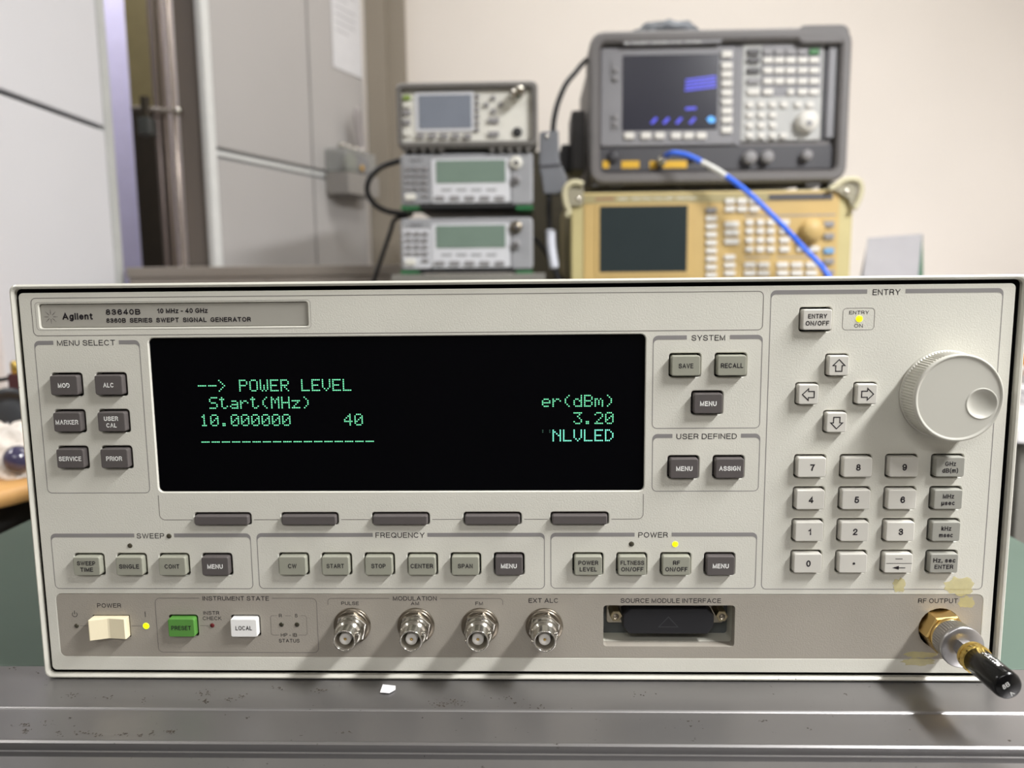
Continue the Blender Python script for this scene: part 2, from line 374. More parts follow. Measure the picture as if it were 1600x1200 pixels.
for r, row in enumerate(pad):
    for c, t in enumerate(row): key(127.9+19.24*c, 93.45-14.08*r, 'l' if c < 3 else 'm', *t.split('\n'))
ARR = [(137.3, 136.7, 0), (125.3, 124.7, 90), (149.5, 124.7, 270), (137.4, 112.7, 180)]
for x, z, a in ARR: holes.append(('r', x, z, 9.6, 9.6, 1.3))
SOFT = [-126.5, -88.0, -48.0, -7.9, 29.9]
for x in SOFT: holes.append(('r', x, 70.7, 25.2, 5.6, 1.3))
bandholes = []
BNC = [-71.1, -42.6, -14.1, 14.4]
for x in BNC: bandholes.append(('c', x, 21.5, 8.0))
bandholes += [('r', -179.9, 21.1, 17.0, 10.4, .6), ('r', 69.3, 21.6, 57.6, 19.0, 1.4), ('c', 187.0, 20.8, 9.2)]
bandholes += [h for h in holes if abs(h[2]-21.4) < .2]
disp = ('r', -48.3, 116.6, 211.8, 67.6, 2.2)
nplate = ('r', -142.7, 160.1, 115.6, 10.2, 1.0)
allholes = [h for h in holes if abs(h[2]-21.4) >= .2]+[disp, nplate]
BANDR = ('r', 0.2, 21.4, 408.8, 29.4, 2.4)
# the front panel: beige plate; the grey band is a plate of its own let into it
pm = MB().plate(('r', 0, 85, 418, 170, 2.0), allholes+[BANDR], 0, 5, .35)
tag(pm.build('front_panel', PANEL, G, L0), 'textured beige front panel')
tag(MB().plate(BANDR, bandholes, .05, 5, .02).build('connector_band', BAND, G, L0), 'darker grey band along the bottom of the panel')
MB().plate(('r', 0, 21.2, 417, 41.4, .1), [('r', 69.3, 21.6, 58.0, 19.4, 1.4), ('c', 187, 20.8, 7)], 5.2, 6.2, .05).build('backing_plate', BLACK, G, L0)
MB().box(-208.5, 208.5, 5.2, 6.2, 42.1, 169.5).build('backing_plate', BLACK, G, L0)
# frame, cover, side straps
fr = MB().plate(('r', .8, 85.05, 426.0, 177.2, 3.2), [('r', .45, 85.05, 421.7, 173.4, 2.2)], -1.2, 22, .8)
fr.build('frame', FRAME, G, L0)
bk = MB().plate(('r', .8, 85.05, 425.0, 176.2, 3), [('r', 0, 85, 416, 168, 2)], 1.6, 2.6, .1); bk.build('gap_backing', BLACK, G, L0)
MB().box(-210.6, 212.2, 22.2, 520, -2.9, 172.8).build('cover', COVER, G, L0, bevel=2)
for s, x in ((-1, -213.2), (1, 214.8)):
    MB().prism(0, 0, 1.6, 1.6, .1, 0, 1, .1)
    b = MB().box(x-.9, x+.9, 14, 420, 70, 162); b.build('side_strap', FRAME, G, L0, bevel=.6)

# nameplate
NP = tag(MB().prism(-142.7, 160.1, 115.2, 9.8, .9, .9, 3, .2).build('name_plate', PLATE, G, L0), 'recessed grey name plate with the maker and model lettering')
m = MB()
put_text(m, 'Agilent', -184.4, 159.9, 2.8, 13.2, 2, .8)
put_text(m, '83640B', -164.5, 161.6, 2.35, 15.1, 2, .8)
put_text(m, '10 MHz - 40 GHz', -138.9, 161.9, 2.0, 21.8, 2, .8)
put_text(m, '8360B  SERIES  SWEPT  SIGNAL  GENERATOR', -140.8, 158.0, 1.95, 62.4, 2, .8)
for k in range(8):
    a = math.pi*k/4
    for d, r in ((1.2, .17), (1.75, .19), (2.3, .16), (2.85, .12)):
        m.flat(circ(-196+d*math.cos(a), 159.8+d*math.sin(a), r, 8), .8)
m.build('lettering', INK, NP, (0, 0, 0), recalc=False)

# printed outlines, header bars and lettering
ol = MB(); hb = MB(); tx = MB(); YP = -.05
def ring(x0, x1, z0, z1, r=2.2, t=.28, y=YP, mb=ol):
    a = rrect((x0+x1)/2, (z0+z1)/2, x1-x0, z1-z0, r, 6); b = rrect((x0+x1)/2, (z0+z1)/2, x1-x0-2*t, z1-z0-2*t, r-t, 6)
    mb.strip(a+a[:1], b+b[:1], y)
def header(x0, x1, z0, z1, tc, tw, r=2.2, t=.3, bar=1.75):
    """outline with a thick top bar that is broken for the title"""
    def path(off, top):
        w0, w1, h0, h1 = x0+off, x1-off, z0+off, z1-top; rr = max(.5, r-off); P = [(tc+tw/2, h1)]
        for (cx, cz, a0) in ((w1-rr, h1-rr, 90), (w1-rr, h0+rr, 0), (w0+rr, h0+rr, -90), (w0+rr, h1-rr, -180)):
            for k in range(7):
                a = math.radians(a0-90*k/6); P.append((cx+rr*math.cos(a), cz+rr*math.sin(a)))
        P.append((tc-tw/2, h1)); return P
    hb.strip(path(0, 0), path(t, bar), YP)
ring(-203.7, 106.2, 151.6, 167.9)
ring(-202.0+0, -83.6, 154.1, 166.0, 1.4, .12)
header(-203.8, -157.9, 82.4, 149.6, -181.1, 28.5)
header(-204.2, -114.6, 38.5, 64.1, -157.6, 17.8)
header(-112.0, 14.8, 38.6, 64.2, -48.5, 24.0)
header(17.3, 106.6, 38.8, 64.2, 61.8, 16.0)
header(60.6, 106.3, 110.0, 149.7, 83.7, 18.0)
header(60.9, 106.6, 82.5, 107.7, 83.9, 29.0)
header(109.0, 204.0, 38.5, 168.1, 156.3, 15.6)
ring(138.9, 152.1, 151.3, 160.5, 1.6, .2)
# the outline that runs from the display down through the soft keys
sx0, sx1, sz = -154.5, 57.4, 70.3
def seg(x0, x1, z, t=.24, y=YP, mb=ol): mb.flat([(x0, z-t/2), (x1, z-t/2), (x1, z+t/2), (x0, z+t/2)], y)
def vseg(x, z0, z1, t=.24, y=YP, mb=ol): mb.flat([(x-t/2, z0), (x+t/2, z0), (x+t/2, z1), (x-t/2, z1)], y)
def arc(cx, cz, r, a0, a1, t=.24, y=YP, mb=ol):
    A = [math.radians(a0+(a1-a0)*k/8) for k in range(9)]
    mb.strip([(cx+(r+t/2)*math.cos(a), cz+(r+t/2)*math.sin(a)) for a in A], [(cx+(r-t/2)*math.cos(a), cz+(r-t/2)*math.sin(a)) for a in A], y)
vseg(sx0, sz+2.4, 81.4); vseg(sx1, sz+2.4, 81.4); arc(sx0+2.4, sz+2.4, 2.4, 180, 270); arc(sx1-2.4, sz+2.4, 2.4, 270, 360)
e = [sx0+2.4]+[v for x in SOFT for v in (x-13.8, x+13.8)]+[sx1-2.4]
for k in range(0, len(e), 2): seg(e[k], e[k+1], sz)
# band outlines
YB_ = 0.0
def bseg(*a): seg(*a, y=YB_)
vseg(-159.4, 10.9, 32.0, y=YB_); vseg(-86.7, 10.9, 32.0, y=YB_); bseg(-157.2, -88.9, 8.7)
arc(-157.2, 10.9, 2.2, 180, 270, y=YB_); arc(-88.9, 10.9, 2.2, 270, 360, y=YB_); arc(-157.2, 32.0, 2.2, 90, 180, y=YB_); arc(-88.9, 32.0, 2.2, 0, 90, y=YB_)
bseg(-157.2, -139.4, 34.2); bseg(-106.6, -88.9, 34.2)
bseg(-80.0, -54.2, 34.2); bseg(-31.6, -5.4, 34.2); arc(-80.0, 32.6, 1.6, 90, 180, y=YB_); arc(-5.4, 32.6, 1.6, 0, 90, y=YB_); vseg(-81.6, 31.2, 32.6, y=YB_); vseg(-3.8, 31.2, 32.6, y=YB_)
vseg(-107.7, 18.0, 25.1, .18, y=YB_); vseg(-91.5, 18.0, 25.1, .18, y=YB_)
for cx, cz, a in ((-106.7, 18.0, 180), (-92.5, 18.0, 270), (-92.5, 25.1, 0), (-106.7, 25.1, 90)): arc(cx, cz, 1.0, a, a+90, .18, y=YB_)
bseg(-106.7, -104.6, 26.1, .18); bseg(-101.0, -98.4, 26.1, .18); bseg(-94.2, -92.5, 26.1, .18); bseg(-106.7, -104.2, 17.0, .18); bseg(-95.6, -92.5, 17.0, .18)
bseg(-194.5, -189.2, 21.1, .2); bseg(-170.9, -166.2, 21.1, .2); bseg(-139.8, -135.8, 21.3, .2)
arc(-196.4, 26.5, 1.15, 130, 410, .25, YB_, tx); vseg(-196.4, 26.6, 28.3, .25, YB_, tx); vseg(-164.3, 25.3, 27.9, .25, YB_, tx)
def title(s, x, z, h, w, b, y):
    m_ = MB(); put_text(m_, s, x, z, h, w, b, y); return m_.build('title', INK, G, L0, recalc=False)
for s, x, z, w, h, b in [("MENU SELECT",-181.1,148.6,25.3,2.33,0),
("SWEEP",-159.3,63.0,12.4,2.3,0),("FREQUENCY",-48.5,63.2,21.6,2.35,0),("POWER",61.8,63.2,12.8,2.35,0),("ENTRY",156.4,166.9,11.3,2.4,0),
("SYSTEM",83.7,148.6,14.0,2.33,0),("USER DEFINED",83.9,106.6,25.6,2.36,0),("ENTRY",145.6,158.6,8.1,1.48,0),("ON",145.6,153.1,3.6,1.48,0)]:
    title(s, x, z, h, w, b, -.06)
for s, x, z, w, h, b in [("POWER",-180.4,30.7,10.9,2.0,0),("INSTRUMENT STATE",-122.9,34.1,29.9,2.0,0),
("MODULATION",-42.8,34.2,19.5,2.0,0),("PULSE",-71.7,31.9,7.8,1.6,0),("AM",-42.8,31.9,3.6,1.6,0),("FM",-14.3,31.9,3.3,1.6,0),("EXT ALC",14.1,33.3,13.0,2.1,0),
("SOURCE MODULE INTERFACE",69.9,33.3,43.8,2.1,0),("RF OUTPUT",185.5,33.4,17.0,2.1,0),("INSTR",-134.3,27.3,7.2,1.65,0),("CHECK",-134.1,24.8,8.5,1.65,0),
("R",-103.2,26.1,1.3,1.59,0),("S",-96.1,26.1,1.2,1.59,0),("HP - IB",-99.8,17.0,7.3,1.65,0),("STATUS",-99.8,14.3,9.3,1.65,0)]:
    title(s, x, z, h, w, b, YB_)
ol.build('printed_outline', LINE, G, L0, recalc=False)
hb.build('section_bar', PRINT, G, L0, recalc=False)
tx.build('power_symbol', INK, G, L0, recalc=False)

# keys
def cap_mesh(name, w, h, m_):
    return MB().prism(0, 0, w, h, .9, -2.6, 4, .35, taper=.2)
KM = {'d': KDARK, 'o': KOLIVE, 'l': KLIGHT, 'm': KMID, 'g': KGREEN, 'w': KWHITE}
protos = {}
LEGW = {'SERVICE': 9.9, 'MARKER': 9.9, 'CENTER': 9.9, 'FLTNESS': 10.2, 'ON/OFF': 9.6, 'RECALL': 9.3, 'SINGLE': 8.9, 'MENU': 6.9, 'PRESET': 8.9, 'LOCAL': 7.4, 'ASSIGN': 9.0, 'MOD': 5.1, 'ALC': 4.5,
        'USER': 6.2, 'CAL': 4.5, 'PRIOR': 7.0, 'SWEEP': 8.2, 'TIME': 5.8, 'CONT': 6.6, 'CW': 3.8, 'START': 7.7, 'STOP': 6.3, 'SPAN': 6.5, 'POWER': 8.6, 'LEVEL': 7.5, 'RF': 3.0, 'SAVE': 6.1, 'ENTRY': 7.7,
        'GHz': 4.5, 'dB(m)': 6.6, 'MHz': 4.7, 'µsec': 5.6, 'kHz': 4.1, 'msec': 5.8, 'Hz, sec': 9.4, 'ENTER': 7.9}
for x, z, kd, leg in KEYS:
    if kd not in protos: k = protos[kd] = cap_mesh('key', 11.9, 8.45, None).build('key', KM[kd], G, (x, 0, z+ZG))
    else: k = dup(protos[kd], G, (x, 0, z+ZG))
    if kd in 'gw': tag(k, {'g': 'green preset key', 'w': 'white local key'}[kd])
    lm = MB(); yl = -2.66
    if leg[0] == '.': lm.flat(circ(0.3, 0, .55, 12), yl)
    elif leg[0] == 'BK':
        lm.flat([(-1.5, 1.95), (1.6, 1.95), (1.6, 2.25), (-1.5, 2.25)], yl); lm.flat([(-5.2, 0), (5.6, 0), (5.6, .2), (-5.2, .2)], yl)
        lm.flat([(-.8, -2.05), (2.9, -2.05), (2.9, -1.7), (-.8, -1.7)], yl); lm.flat([(-2.6, -1.88), (.2, -2.75), (.2, -1.0)], yl)
    elif len(leg) == 1:
        if leg[0].isdigit(): put_text(lm, leg[0], .2, 0, 2.85, None, 2, yl, 1.05)
        else: put_text(lm, leg[0], 0, 0, 2.05, LEGW.get(leg[0]), 2, yl)
    else:
        for t, dz in zip(leg, (1.45, -1.45)): put_text(lm, t, 0, dz, 1.95, LEGW.get(t), 2, yl)
    lm.build('legend', WINK if kd == 'd' else INK, k, recalc=False)
ap = None
for x, z, a in ARR:
    if ap is None: k = ap = MB().prism(0, 0, 8.3, 8.3, .9, -2.6, 4, .35, taper=.25).build('key', KLIGHT, G, (x, 0, z+ZG))
    else: k = dup(ap, G, (x, 0, z+ZG))
    P = [(0, 2.9), (2.95, -.1), (1.5, -.1), (1.5, -2.5), (-1.5, -2.5), (-1.5, -.1), (-2.95, -.1)]
    Q = [(0, 2.3), (1.95, .28), (1.08, .28), (1.08, -2.08), (-1.08, -2.08), (-1.08, .28), (-1.95, .28)]
    ca, sa = math.cos(math.radians(a)), math.sin(math.radians(a))
    R = lambda L: [(p[0]*ca-p[1]*sa, p[0]*sa+p[1]*ca) for p in L]
    MB().strip(R(P+P[:1]), R(Q+Q[:1]), -2.66).build('legend', INK, k, recalc=False)
sp = None
for x in SOFT:
    if sp is None: sp = MB().prism(0, 0, 23.8, 4.2, .8, -2.0, 4, .5, taper=.4).build('soft_key', KDARK, G, (x, 0, 70.5+ZG))
    else: dup(sp, G, (x, 0, 70.5+ZG))
# power rocker
rk = MB()
prof = [(-8.0, 3), (-7.9, -4.6), (-7.4, -5.0), (-.4, -2.6), (.4, -2.5), (7.6, -3.4), (8.0, -3.0), (8.0, 3)]
rk.loft([[(x, y, z) for x, y in prof] for z in (-4.7, 4.7)])
tag(rk.build('power_rocker', KCREAM, G, (-179.9, 0, 21.1+ZG), bevel=.25), 'cream rocker switch')
# lamps on the panel
for x, z, r, mm, y0, lb in [(52.5, 59.1, 1.15, LEDO, 0, 0), (71.4, 59.0, 1.3, LEDY, 0, 'lit yellow lamp'), (-145.0+0, 62.9, 1.15, LEDO, 0, 0), (-168.8, 58.5, 1.1, LEDO, 0, 0), (-196.0, 21.1, 1.05, LEDO, .05, 0),
                      (-164.3, 21.1, 1.45, LEDG, .05, 'lit yellow-green lamp'), (-134.2, 21.4, 1.05, LEDR, .05, 'dark red lamp'), (-102.9, 21.9, 1.05, LEDD, .05, 0), (-95.9, 21.9, 1.05, LEDD, .05, 0), (145.8, 156.0, 1.4, LEDY, 0, 'lit yellow lamp')]:
    if abs(x+145) < .1: x = -151.0
    o = MB().lathe([(r, .3+y0), (r, -.1+y0), (r*.8, -.3+y0), (.01, -.38+y0)], 0, 0, 16).build('indicator_lamp', mm, G, (x, 0, z+ZG))
    if lb: tag(o, lb)
# display
D = tag(MB().prism(-48.3, 116.6, 211.6, 67.4, 2.1, 1.0, 4, .25).build('display', GLASS, G, L0), 'dark glossy display window')
FONT = {'A': '0E11111F111111', 'P': '1E11111E101010', 'O': '0E11111111110E', 'W': '1111111515150A', 'E': '1F10101E10101F', 'R': '1E11111E141211', 'L': '1010101010101F', 'V': '11111111110A04',
 'S': '0F10100E01011E', 't': '081C0808080906', 'a': '00000E010F110F', 'r': '00001619101010', '(': '02040808080402', 'M': '111B1515111111', 'H': '1111111F111111', 'z': '00001F0204081F', ')': '08040202020408',
 '1': '040C040404040E', '0': '0E11131519110E', '.': '00000000000C0C', '4': '02060A121F0202', '-': '0000001F000000', '>': '10080402040810', 'e': '00000E111F100E', 'd': '01010D1311110F', 'B': '1E11111E11111E',
 'm': '00001A15151511', '3': '1F02040201110E', '2': '0E11010204081F', 'N': '11191513111111', 'D': '1C12111111121C', 'U': '1111111111110E', '_': '0000000000001F', 'u': '11110000000000'}
def dots(s, c0, z, mm, name='display_text'):
    mb = MB()
    for i, ch in enumerate(s):
        if ch == ' ': continue
        g = FONT[ch]
        for r in range(7):
            v = int(g[2*r:2*r+2], 16)
            for c in range(5):
                if v >> (4-c) & 1:
                    x = -134.0+(c0+i)*4.49+c*.76; zz = z+2.25-r*.76
                    mb.flat([(x-.26, zz-.24), (x+.26, zz-.24), (x+.26, zz+.24), (x-.26, zz+.24)], .93)
    return mb.build(name, mm, D, recalc=False)
dots('--> POWER LEVEL', 0, 129.6, GLOW); dots('Start(MHz)', 1, 122.1, GLOW); dots('10.000000', 0, 114.5, GLOW); dots('40', 14, 114.5, GLOW)
dots('_'*17, 0, 107.2, GLOW); dots('er(dBm)', 33, 122.1, GLOW); dots('3.20', 36, 114.6, GLOW); dots('NLVLED', 34, 107.1, GLOWB); dots('u', 33, 107.1, GLOWD)
# knob
KX, KZ = 182.3, 124.2
kn = MB(); n = 180
kn.lathe([(18.6, -.3), (18.6, -1.4), (18.1, -2.0, 1), (17.9, -9.6, 1), (17.7, -10.2)], 0, 0, n, ribs=-.022, cap1=False)
K = kn.build('knob', KNOB, G, (KX, 0, KZ+ZG))
fc = MB(); fc.smooth = True
fc.lathe([(17.7, -10.2), (17.95, -10.6), (17.95, -11.5), (17.6, -12.0), (17.1, -12.1), (16.7, -11.7), (16.3, -11.6)], 0, 0, 72, cap0=False, cap1=False)
DX, DZ, DR = 9.3, -2.4, 6.0
o_ = circ(0, 0, 16.3, 72); h_ = circ(DX, DZ, DR+.5, 40)
tri = tessellate_polygon([[Vector((a, b, 0)) for a, b in o_], [Vector((a, b, 0)) for a, b in h_]])
fc.add([(a, -11.6, b) for a, b in o_+h_], [tuple(t) for t in tri])
fc.smooth = True
fc.loft([[(DX+r*math.cos(2*math.pi*k/40), y, DZ+r*math.sin(2*math.pi*k/40)) for k in range(40)] for r, y in ((DR+.5, -11.6), (DR+.1, -11.9), (DR-.2, -11.7), (DR*.8, -10.9), (DR*.5, -10.4), (DR*.2, -10.15), (.05, -10.1))], False, True)
fc.build('knob_face', KNOB, K, recalc=False)
# BNC jacks
def bnc(x, z):
    j = MB().lathe([(8.3, .2), (8.3, -.5), (7.9, -.8), (7.3, -.8), (7.3, -1.1), (6.9, -1.3), (4, -1.3)], 0, 0, 32, cap0=False, cap1=False).build('coaxial_jack', NICKEL2, G, (x, 0, z+ZG))
    MB().loft([[(r*math.cos(a+.3), y, r*math.sin(a+.3)) for a in [math.pi*k/3 for k in range(6)]] for r, y in ((7.0, -1.2), (7.2, -1.5), (7.2, -3.2), (6.8, -3.5))]).build('hex_nut', NICKEL, j)
    MB().lathe([(6.0, -3.4), (6.2, -3.8), (6.2, -5.4), (5.6, -5.8), (5.6, -6.6), (6.0, -7.0), (6.0, -8.6), (5.2, -9.2), (4.85, -9.6), (4.85, -15.0), (4.7, -15.2), (4.3, -15.2), (4.1, -15.0), (4.1, -6.0), (.1, -6.0)], 0, 0, 32, cap0=False).build('barrel', NICKEL, j)
    MB().lathe([(2.5, -6), (2.5, -13.2), (2.3, -13.4), (.75, -13.4), (.7, -13.1), (.7, -11), (.01, -11)], 0, 0, 24, cap0=False).build('insulator', PTFE, j)
    MB().lathe([(.68, -11), (.68, -13.0), (.4, -13.1), (.35, -12), (.01, -12)], 0, 0, 12, cap0=False).build('centre_contact', GOLD, j)
    for s in (-1, 1): MB(Matrix.Rotation(math.radians(70), 4, 'Y')).lathe([(1.0, 4.4*s), (1.0, 5.9*s), (.8, 6.0*s)], 0, 0, 10, axis='z').build('bayonet_stud', NICKEL, j, (0, -11.3, 0))
for x in BNC: bnc(x, 21.5)
# source module connector in its recess
R_ = MB(); a = spec(('r', 69.3, 21.6, 57.6, 19.0, 1.4))
R_.loft([[(x, y, z) for x, z in a] for y in (5.02, 13.5)], False, False)
WELL = mat('recess_paint', (206, 204, 192), .5)
R_.build('recess_wall', WELL, G, L0, recalc=False)
MB().box(40, 98.6, 13.5, 14.5, 11, 32).build('recess_back', mat('recess_back', (88, 92, 92), .5), G, L0)
cn = MB().prism(69.5, 24.0, 53.0, 12.4, 1.2, 11.6, 13.4, .3).build('multi_pin_connector', mat('shell_steel', (196, 188, 172), .4, metal=.6), G, L0)
STD = mat('standoff_metal', (176, 164, 134), .3, metal=1.0)
for x in (46.3, 93.1):
    hx = MB().loft([[(x+r*math.cos(math.pi*k/3), y, 25.0+r*math.sin(math.pi*k/3)) for k in range(6)] for r, y in ((2.7, 11.8), (2.7, 2.6), (2.3, 2.2))])
    s_ = hx.build('hex_standoff', STD, cn)
    MB().lathe([(1.35, 2.15), (1.35, 2.1), (1.1, 2.3)], x, 25.0, 16).build('screw_hole', NICKEL2, s_)
cp = MB(); a = [(-20.2, 3.2), (-17.0, 6.0), (17.0, 6.0), (20.2, 3.2), (20.2, -2.4), (17.6, -5.8), (-17.6, -5.8), (-20.2, -2.4)]
cp.loft([[(x*k, y, z*k) for x, z in a] for k, y in ((.97, 2.6), (1.0, 3.2), (1.0, 11.4))])
CAP = cp.build('dust_cap', RUBBER, None, (69.5, 0, 22.4+ZG), bevel=.5)
tag(CAP, 'black rubber cap covering the connector in the rectangular recess', 'connector cap')
m = MB(); T3 = [(0, 2.6), (4.6, -2.6), (-4.6, -2.6)]; U3 = [(0, 1.9), (3.8, -2.2), (-3.8, -2.2)]
m.strip(T3+T3[:1], U3+U3[:1], 2.55); m.build('moulded_triangle', mat('rubber_mark', (52, 52, 55), .5), CAP, recalc=False)
# RF output nut
RX, RZ = 187.0, 20.8
hx = MB().loft([[(r*math.cos(math.pi*k/3+.1), y, r*math.sin(math.pi*k/3+.1)) for k in range(6)] for r, y in ((8.9, 4), (9.2, 3), (9.2, -6.2), (8.6, -7.0))])
hx.lathe([(7.6, -6.8), (7.9, -7.0), (7.8, -8.8), (6.6, -9.0)], 0, 0, 32)
tag(hx.build('output_connector', GOLD, G, (RX, 0, RZ+ZG)), 'gold hexagonal RF output connector')
# glue left on the panel
def blob(x, z, w, h, sd, y=-.03):
    random.seed(sd); P = []
    for k in range(22):
        a = 2*math.pi*k/22; q = 1+random.uniform(-.22, .22); P.append((x+w/2*q*math.cos(a), z+h/2*q*math.sin(a)))
    return P, y
for (x, z, w, h, sd, y) in [(194.4, 40.2, 12.5, 8.5, 3, -.12), (168.3, 40.3, 5.2, 6.5, 5, -.12), (197.6, 32.8, 7.0, 5.5, 9, -.02), (179.5, 8.6, 14.5, 3.0, 12, -.02), (178.5, 5.3, 14.5, 3.4, 14, -.12)]:
    P, yy = blob(x, z, w, h, sd); g = MB(); g.flat(P, y); g.build('glue_patch', GLUE, G, L0, recalc=False)

# adapter and load screwed on the output
A = thing('coaxial_adapter', 'knurled steel coaxial adapter screwed onto the gold RF output', 'adapter', (RX, -9.0, RZ+ZG))
MB().lathe([(7.9, -.1), (8.1, -.4), (8.1, -.9, 1), (8.1, -6.0, 1), (8.1, -6.4), (8.6, -6.8)], 0, 0, 96, ribs=.03).build('knurled_ring', STEEL, A)
MB().lathe([(8.6, -6.6), (8.9, -7.0), (8.9, -8.8), (8.4, -9.3), (3.4, -9.3)], 0, 0, 48).build('flange', STEEL, A)
MB().loft([[(r*math.cos(math.pi*k/3), y, r*math.sin(math.pi*k/3)) for k in range(6)] for r, y in ((3.9, -9.2), (3.9, -14.2), (3.3, -14.8))]).build('hex_neck', STEEL, A)
T = thing('termination_load', 'black cylindrical load with gold nut on the end of the steel adapter', 'load', (RX, -24.0, RZ+ZG))
MB().lathe([(3.6, 0), (5.6, -.2), (5.9, -.6), (5.9, -2.0), (5.4, -2.2), (5.4, -2.6), (5.9, -2.8, 1), (5.9, -4.6, 1), (5.2, -5.0)], 0, 0, 40, ribs=.04).build('gold_nut', BRASS, T)
MB().lathe([(5.2, -4.6), (5.45, -4.9), (5.45, -23.6), (5.1, -24.6), (4.3, -25.2), (.01, -25.3)], 0, 0, 48).build('body', LOADB, T)
tm = MB(); v, f = text2d('Anritsu', 2.9, 10.4, 2)
tm.add([(5.5*math.cos(math.radians(88)-b/5.5), -14.5-a, 5.5*math.sin(math.radians(88)-b/5.5)) for a, b in v], f)
v, f = text2d('V', 1.7, 1.5, 0); rt = lambda a, b, t: (a*math.cos(t)-b*math.sin(t), a*math.sin(t)+b*math.cos(t))
tm.add([(1.2+rt(a, b, -2.3)[0], -25.45, -2.6+rt(a, b, -2.3)[1]) for a, b in v], f)
v, f = text2d('8B', 1.8, 3.0, 0)
tm.add([(-1.2+rt(a*.9, b*.9, .6)[0], -25.45, .6+rt(a, b, .6)[1]) for a, b in v], f)
tm.build('lettering', WINK, T, recalc=False)

# ================================================================== the cart
CT = thing('instrument_cart', 'cart with green top and scuffed aluminium front edge under the signal generator', 'cart', (-19, 0, ZF))
def up_(z): return z-ZF
MB().box(-357, 357, 11, 700, up_(-30), up_(-.2)).build('green_top', MAT_G, CT, bevel=1)
pr = [(11, -.4), (11, -30), (-95, -30), (-95, -1.6), (-94, -.9), (-57.5, -.9), (-57, -1.3), (-56.6, -4.6), (-53.2, -4.8), (-52.8, -2.0), (-51.8, -2.0), (-51.5, -4.8), (-50.4, -4.8), (-49.6, -.4), (-48.6, .1), (-47.6, -.2), (-47.2, -2.0), (-46.6, -2.0), (-46.4, -.9), (-25.4, -.75), (-25.0, -.35), (-24.4, -.1), (-24, -.2)]
e = MB(); e.loft([[(x, y, up_(z)) for y, z in pr] for x in (-360, 360)]); e.build('front_edge', ALU, CT)
for x in (-340, 340):
    for y in (10, 660): MB().box(x-18, x+18, y, y+36, 60, up_(-30.5)).build('leg', ALU, CT, bevel=2)
    for y in (28, 678): MB().lathe([(30, -12), (30, 12)], x, 30, 20, axis='x').build('caster', RUBBER, CT, (0, 0, 0)) if False else MB(Matrix.Translation((x, y, 30))).lathe([(29.5, -11), (30, -8), (30, 8), (29.5, 11)], 0, 0, 20, axis='x').build('caster', RUBBER, CT)
MB().box(-322, 322, 20, 690, 250, 275).build('lower_shelf', MAT_G, CT, bevel=2)
# dark scuffs and dirt specks rubbed into the aluminium
def onz(px, py, z):
    d = fwd + right*((px-800)/F) - up*((py-600)/F); t = (z*MM - CP.z)/d.z
    return (CP + d*t)*1000
random.seed(21); sf = MB()
for px, py, w, h, n_ in [(112,1086,22,6,14),(165,1090,30,6,8),(225,1096,10,10,7),(322,1083,24,7,18),(322,1096,12,8,12),(358,1092,24,6,9),(380,1088,12,6,12),(432,1075,18,4,7),(500,1079,22,5,16),(695,1101,60,8,34),(720,1095,26,8,10),
      (785,1091,50,8,12),(805,1099,8,4,6),(845,1105,26,6,8),(1000,1085,50,8,8),(20,1134,4,3,3),(40,1133,18,8,16),(42,1142,16,8,16),(72,1130,24,8,7),(95,1146,12,6,9),(130,1144,24,8,14),(150,1149,18,5,12),(190,1148,20,5,11),
      (219,1148,10,6,9),(237,1147,8,7,9),(266,1143,24,8,22),(545,1145,40,6,6),(1270,1140,20,4,4),(1080,1128,30,4,3),(22,1045,14,3,5),(60,1052,10,7,4),(250,1056,26,4,5)]:
    for _ in range(n_):
        q = onz(px+random.gauss(0, w*.3), py+random.gauss(0, h*.3), -.12 if py < 1109 else -.75)
        r_ = random.uniform(.14, .42); e_ = random.uniform(1, 2.2); a_ = random.uniform(0, 6.3)
        P = [(r_*random.uniform(.6, 1.2)*e_*math.cos(2*math.pi*k/7), r_*random.uniform(.6, 1.2)*math.sin(2*math.pi*k/7)) for k in range(7)]
        sf.add([(q.x+19+x_*math.cos(a_)-y_*math.sin(a_), q.y+x_*math.sin(a_)+y_*math.cos(a_), q.z-ZF+(.03 if q.y > -24 else .02)) for x_, y_ in P], [tuple(range(7))])
tag(sf.build('scuff_marks', mat('scuff_dirt', (74, 66, 58), .7, alpha=.8), CT, recalc=False), kind='stuff')
# paper scrap
p = at(596, 1069, -12); sc_ = MB(); pts = [(-3.0, -3.4), (1.0, -4.0), (3.3, -1.0), (2.8, 2.0), (-3.1, 3.2)]
sc_.loft([[(x, y, 0) for x, y in pts], [(x, y, .25) for x, y in pts]])
tag(sc_.build('paper_scrap', mat('scrap_white', (222, 220, 222), .6), None, (-54, -9.0, .3)), 'small torn white scrap stuck on the aluminium edge below the pulse jack', 'scrap')

